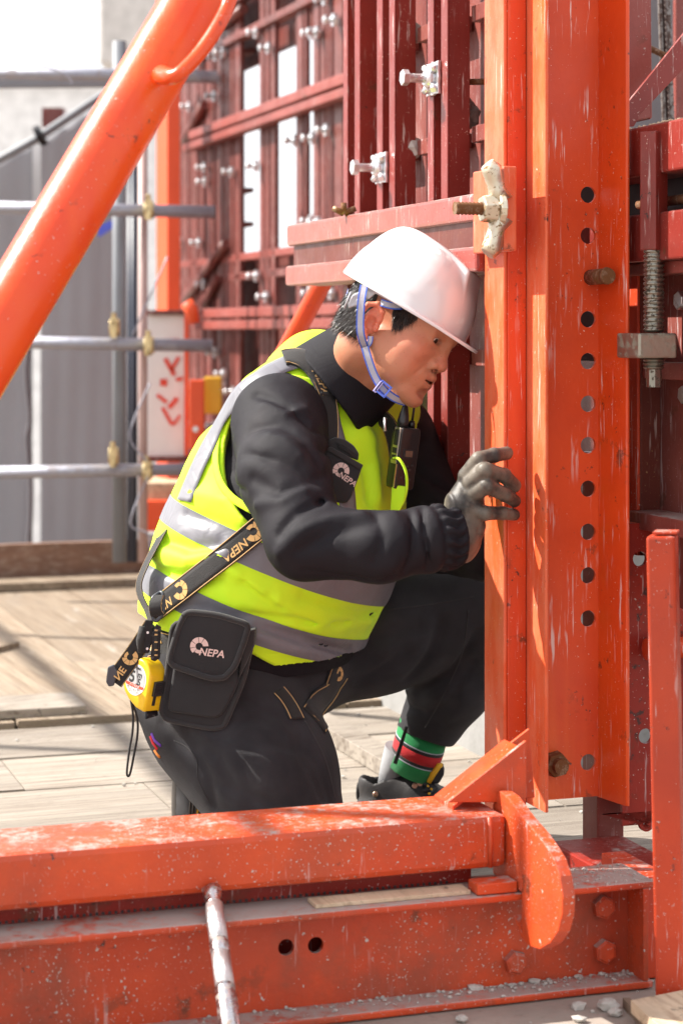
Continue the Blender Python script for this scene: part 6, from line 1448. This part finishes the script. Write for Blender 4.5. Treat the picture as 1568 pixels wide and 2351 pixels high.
# ---- chest pouch
CP = thing('chest_pouch', 'small black tubular pouch with NEPA emblem on the chest strap', 'pouch', P(790, 1150, 3.36))
hb = Vector(hit(vest_f, [790], [1070], off=0.0)[0].tolist()); Yc = hb.y-.026
body = [(742, 1040), (760, 1028), (832, 1070), (822, 1100), (806, 1142), (796, 1155), (760, 1150), (745, 1120)]
m = MB(); m.prism(rounded([P(u, v, Yc) for u, v in body], 3, .15), (0, .028, 0)); soft(m.build('body', M['pouchm'], CP), .004)
m = MB(); cpp = [(752, 1024), (756, 1010), (770, 1005), (792, 1010), (812, 1024), (824, 1042), (822, 1058), (788, 1044), (764, 1034)]
m.prism(rounded([P(u, v, Yc+.004) for u, v in cpp], 3, .2), (0, .022, 0)); soft(m.build('cap', M['trim'], CP), .005)
for i in range(3): m = MB(); m.tube([P(772+i*2, 1016+i*5, Yc+.003), P(796+i, 1027+i*5, Yc+.002), P(818, 1046+i*4, Yc+.003)], .0013, 5); m.build('elastic_cord', M['web'], CP)
m = MB(); m.prism([P(746, 1031, Yc-.003), P(760, 1026, Yc-.003), P(834, 1068, Yc-.003), P(828, 1080, Yc-.003)], (0, .006, 0)); soft(m.build('rim_band', M['trim'], CP), .0015)
m = MB(); m.prism(rounded([P(u, v, Yc+.001) for u, v in ((760, 1125), (806, 1132), (804, 1146), (792, 1156), (758, 1152))], 3, .2), (0, .03, 0)); soft(m.build('base_band', M['trim'], CP), .003)
ra = Vector((.83, 0, -.56)); rb2 = Vector((.56, 0, .83))
print_on('emblem', EMB, flat_fn(P(783, 1081, Yc-.0008), ra, rb2, .0140), M['print'], CP); print_on('lettering', NEPA, flat_fn(P(798, 1101, Yc-.0008), ra, rb2, .0135), M['print'], CP, skew=.1)

# ---- radio
RD = thing('handheld_radio', 'black handheld radio with silver side clipped to the far side of the chest', 'radio', P(935, 1125, 3.48))
Yr = 3.47; ux = Vector((.86, .50, -.08)).normalized(); uz = Vector((.135, -.02, .99)).normalized(); uy = uz.cross(ux).normalized(); ux = uy.cross(uz)
rc = P(936, 1054, Yr); fw, fh, fd = .0195, .0525, .015
def r3(x, z, d=0.0): return rc+ux*x+uz*z+uy*d
blk = plain('radio_black_plastic', (.018, .016, .016), .35, .1, 80)
m = MB(); m.prism(rounded([r3(-fw, -fh), r3(fw, -fh), r3(fw, fh), r3(-fw, fh)], 4, .12), uy*fd*2); soft(m.build('body', blk, RD), .0025)
m = MB(); sl = [r3(-fw-.0015, -fh*.2, .003), r3(-fw-.0015, fh*.98, .003), r3(-fw-.0015, fh*.98, fd*1.4), r3(-fw-.0015, -fh*.2, fd*1.4)]; m.prism(sl, ux*.004); m.build('silver_side', metal('radio_silver', (.62, .58, .50), .3, .1), RD, .0008)
m = MB(); m.prism([r3(-fw-.001, -fh*.95, .001), r3(-fw-.001, -fh*.2, .001), r3(-fw-.001, -fh*.2, .003), r3(-fw-.001, -fh*.95, .003)], ux*.002); m.build('silver_trim', bpy.data.materials['radio_silver'], RD)
for z0, z1 in ((.40, .90), (.14, .32), (-.08, .08)):
    m = MB(); m.prism([r3(-fw-.0032, fh*z0, .006), r3(-fw-.0032, fh*z1, .006), r3(-fw-.0032, fh*z1, fd*1.15), r3(-fw-.0032, fh*z0, fd*1.15)], ux*.003); m.build('side_button', M['black'], RD, .0006)
for i in range(9): m = MB(); m.prism([r3(.000, fh*(.82-.055*i), -.0008), r3(.014, fh*(.82-.055*i), -.0008), r3(.014, fh*(.82-.055*i)-.0014, -.0008), r3(.000, fh*(.82-.055*i)-.0014, -.0008)], uy*.0014); m.build('grille_slot', M['black'], RD)
m = MB(); m.prism([r3(-.010, fh*.02, -.0012), r3(.012, fh*.02, -.0012), r3(.012, fh*.32, -.0012), r3(-.010, fh*.32, -.0012)], uy*.002); m.build('screen_bezel', M['black'], RD, .0006)
m = MB(); m.prism([r3(-.007, fh*.07, -.0016), r3(.007, fh*.07, -.0016), r3(.007, fh*.27, -.0016), r3(-.007, fh*.27, -.0016)], uy*.001); m.build('screen', plain('radio_screen', (.16, .10, .07), .15, .2), RD)
for dx, dz in ((0, -.25), (0, -.45), (-.006, -.35), (.006, -.35), (-.008, -.62), (0, -.64), (.008, -.66), (-.010, -.2), (.010, -.2)):
    m = MB(); c = r3(dx, fh*dz, -.001); m.box8(c, ux*.0022, uy*.0012, uz*.0014); m.build('key', plain('radio_key', (.05, .045, .045), .3, .1) if 'radio_key' not in bpy.data.materials else bpy.data.materials['radio_key'], RD, .0004)
m = MB(); a0 = r3(-.010, fh, fd); m.tube([a0, a0+uz*.010, a0+uz*.022, a0+uz*.034, a0+uz*.037], [.0105, .0100, .0078, .0050, .0035], 16); m.tube([a0+uz*.036, a0+uz*.13-ux*.004], [.0034, .0028], 10); m.build('antenna', blk, RD)
m = MB(); a0 = r3(.008, fh, fd); m.tube([a0, a0+uz*.007, a0+uz*.012], [.0058, .0055, .0042], 12); m.tube([a0+uz*.010, a0+uz*.05], [.0022, .0018], 8); m.build('volume_knob', blk, RD)
# left harness webbing with the radio, vest pocket edge, zip puller
free_strap('webbing', [P(868, 950, 3.56), P(893, 975, 3.545), P(905, 1010, 3.535), P(912, 1060, 3.53), P(918, 1130, 3.53)], .034, (.7, -.7, 0), HN)
m = MB(); m.tube(spl([P(903, 1052, 3.47), P(916, 1054, 3.45), P(930, 1078, 3.445), P(934, 1110, 3.445), P(930, 1140, 3.45), P(922, 1160, 3.46)]), [.0025]*31, 8); m.build('pocket_loop', M['vest'], VE)
m = MB(); m.prism([P(900, 1112, 3.47), P(932, 1118, 3.455), P(930, 1150, 3.45), P(905, 1195, 3.45), P(896, 1180, 3.46)], (.0, .012, 0)); soft(m.build('pocket_flap', M['vest'], VE), .002)
m = MB(); m.tube([P(884, 960, 3.445), P(883, 975, 3.44), P(884, 990, 3.44)], [.0028, .002, .003], 8); m.build('zip_puller', M['zinc'], JK if JK in ROOT else MAN)
# coloured embroidery on the back pocket of the jeans
for pts, c_ in (([(346, 1690), (352, 1705), (362, 1720)], (.72, .02, .03)), ([(349, 1684), (356, 1700), (370, 1712)], (.16, .05, .42)), ([(356, 1722), (362, 1732), (368, 1738)], (.8, .25, .03))):
    m = MB(); m.tube([Vector(x.tolist()) for x in hit(jeans, [a for a, b in pts], [b for a, b in pts], off=.0005)], .0028, 6); m.build('embroidery', plain('thread', c_, .6, .1), JE)
# pen-like seam stitching on the jeans
for pts in ([(700, 1655), (745, 1740), (768, 1830)], [(400, 1700), (430, 1716), (452, 1745), (456, 1790), (480, 1840)], [(890, 1400), (1000, 1385), (1085, 1370)], [(1075, 1400), (1060, 1500), (1015, 1600), (975, 1670)]):
    m = MB(); m.tube([Vector(x.tolist()) for x in hit(jeans, *np.array([[q[0] for q in pts], [q[1] for q in pts]], dtype=float)).tolist()] if 0 else [Vector(x) for x in hit(jeans, [float(q.x) for q in spl([Vector((a, b, 0)) for a, b in pts])], [float(q.y) for q in spl([Vector((a, b, 0)) for a, b in pts])]).tolist()], .0011, 5); m.build('seam', M['trim'], JE)
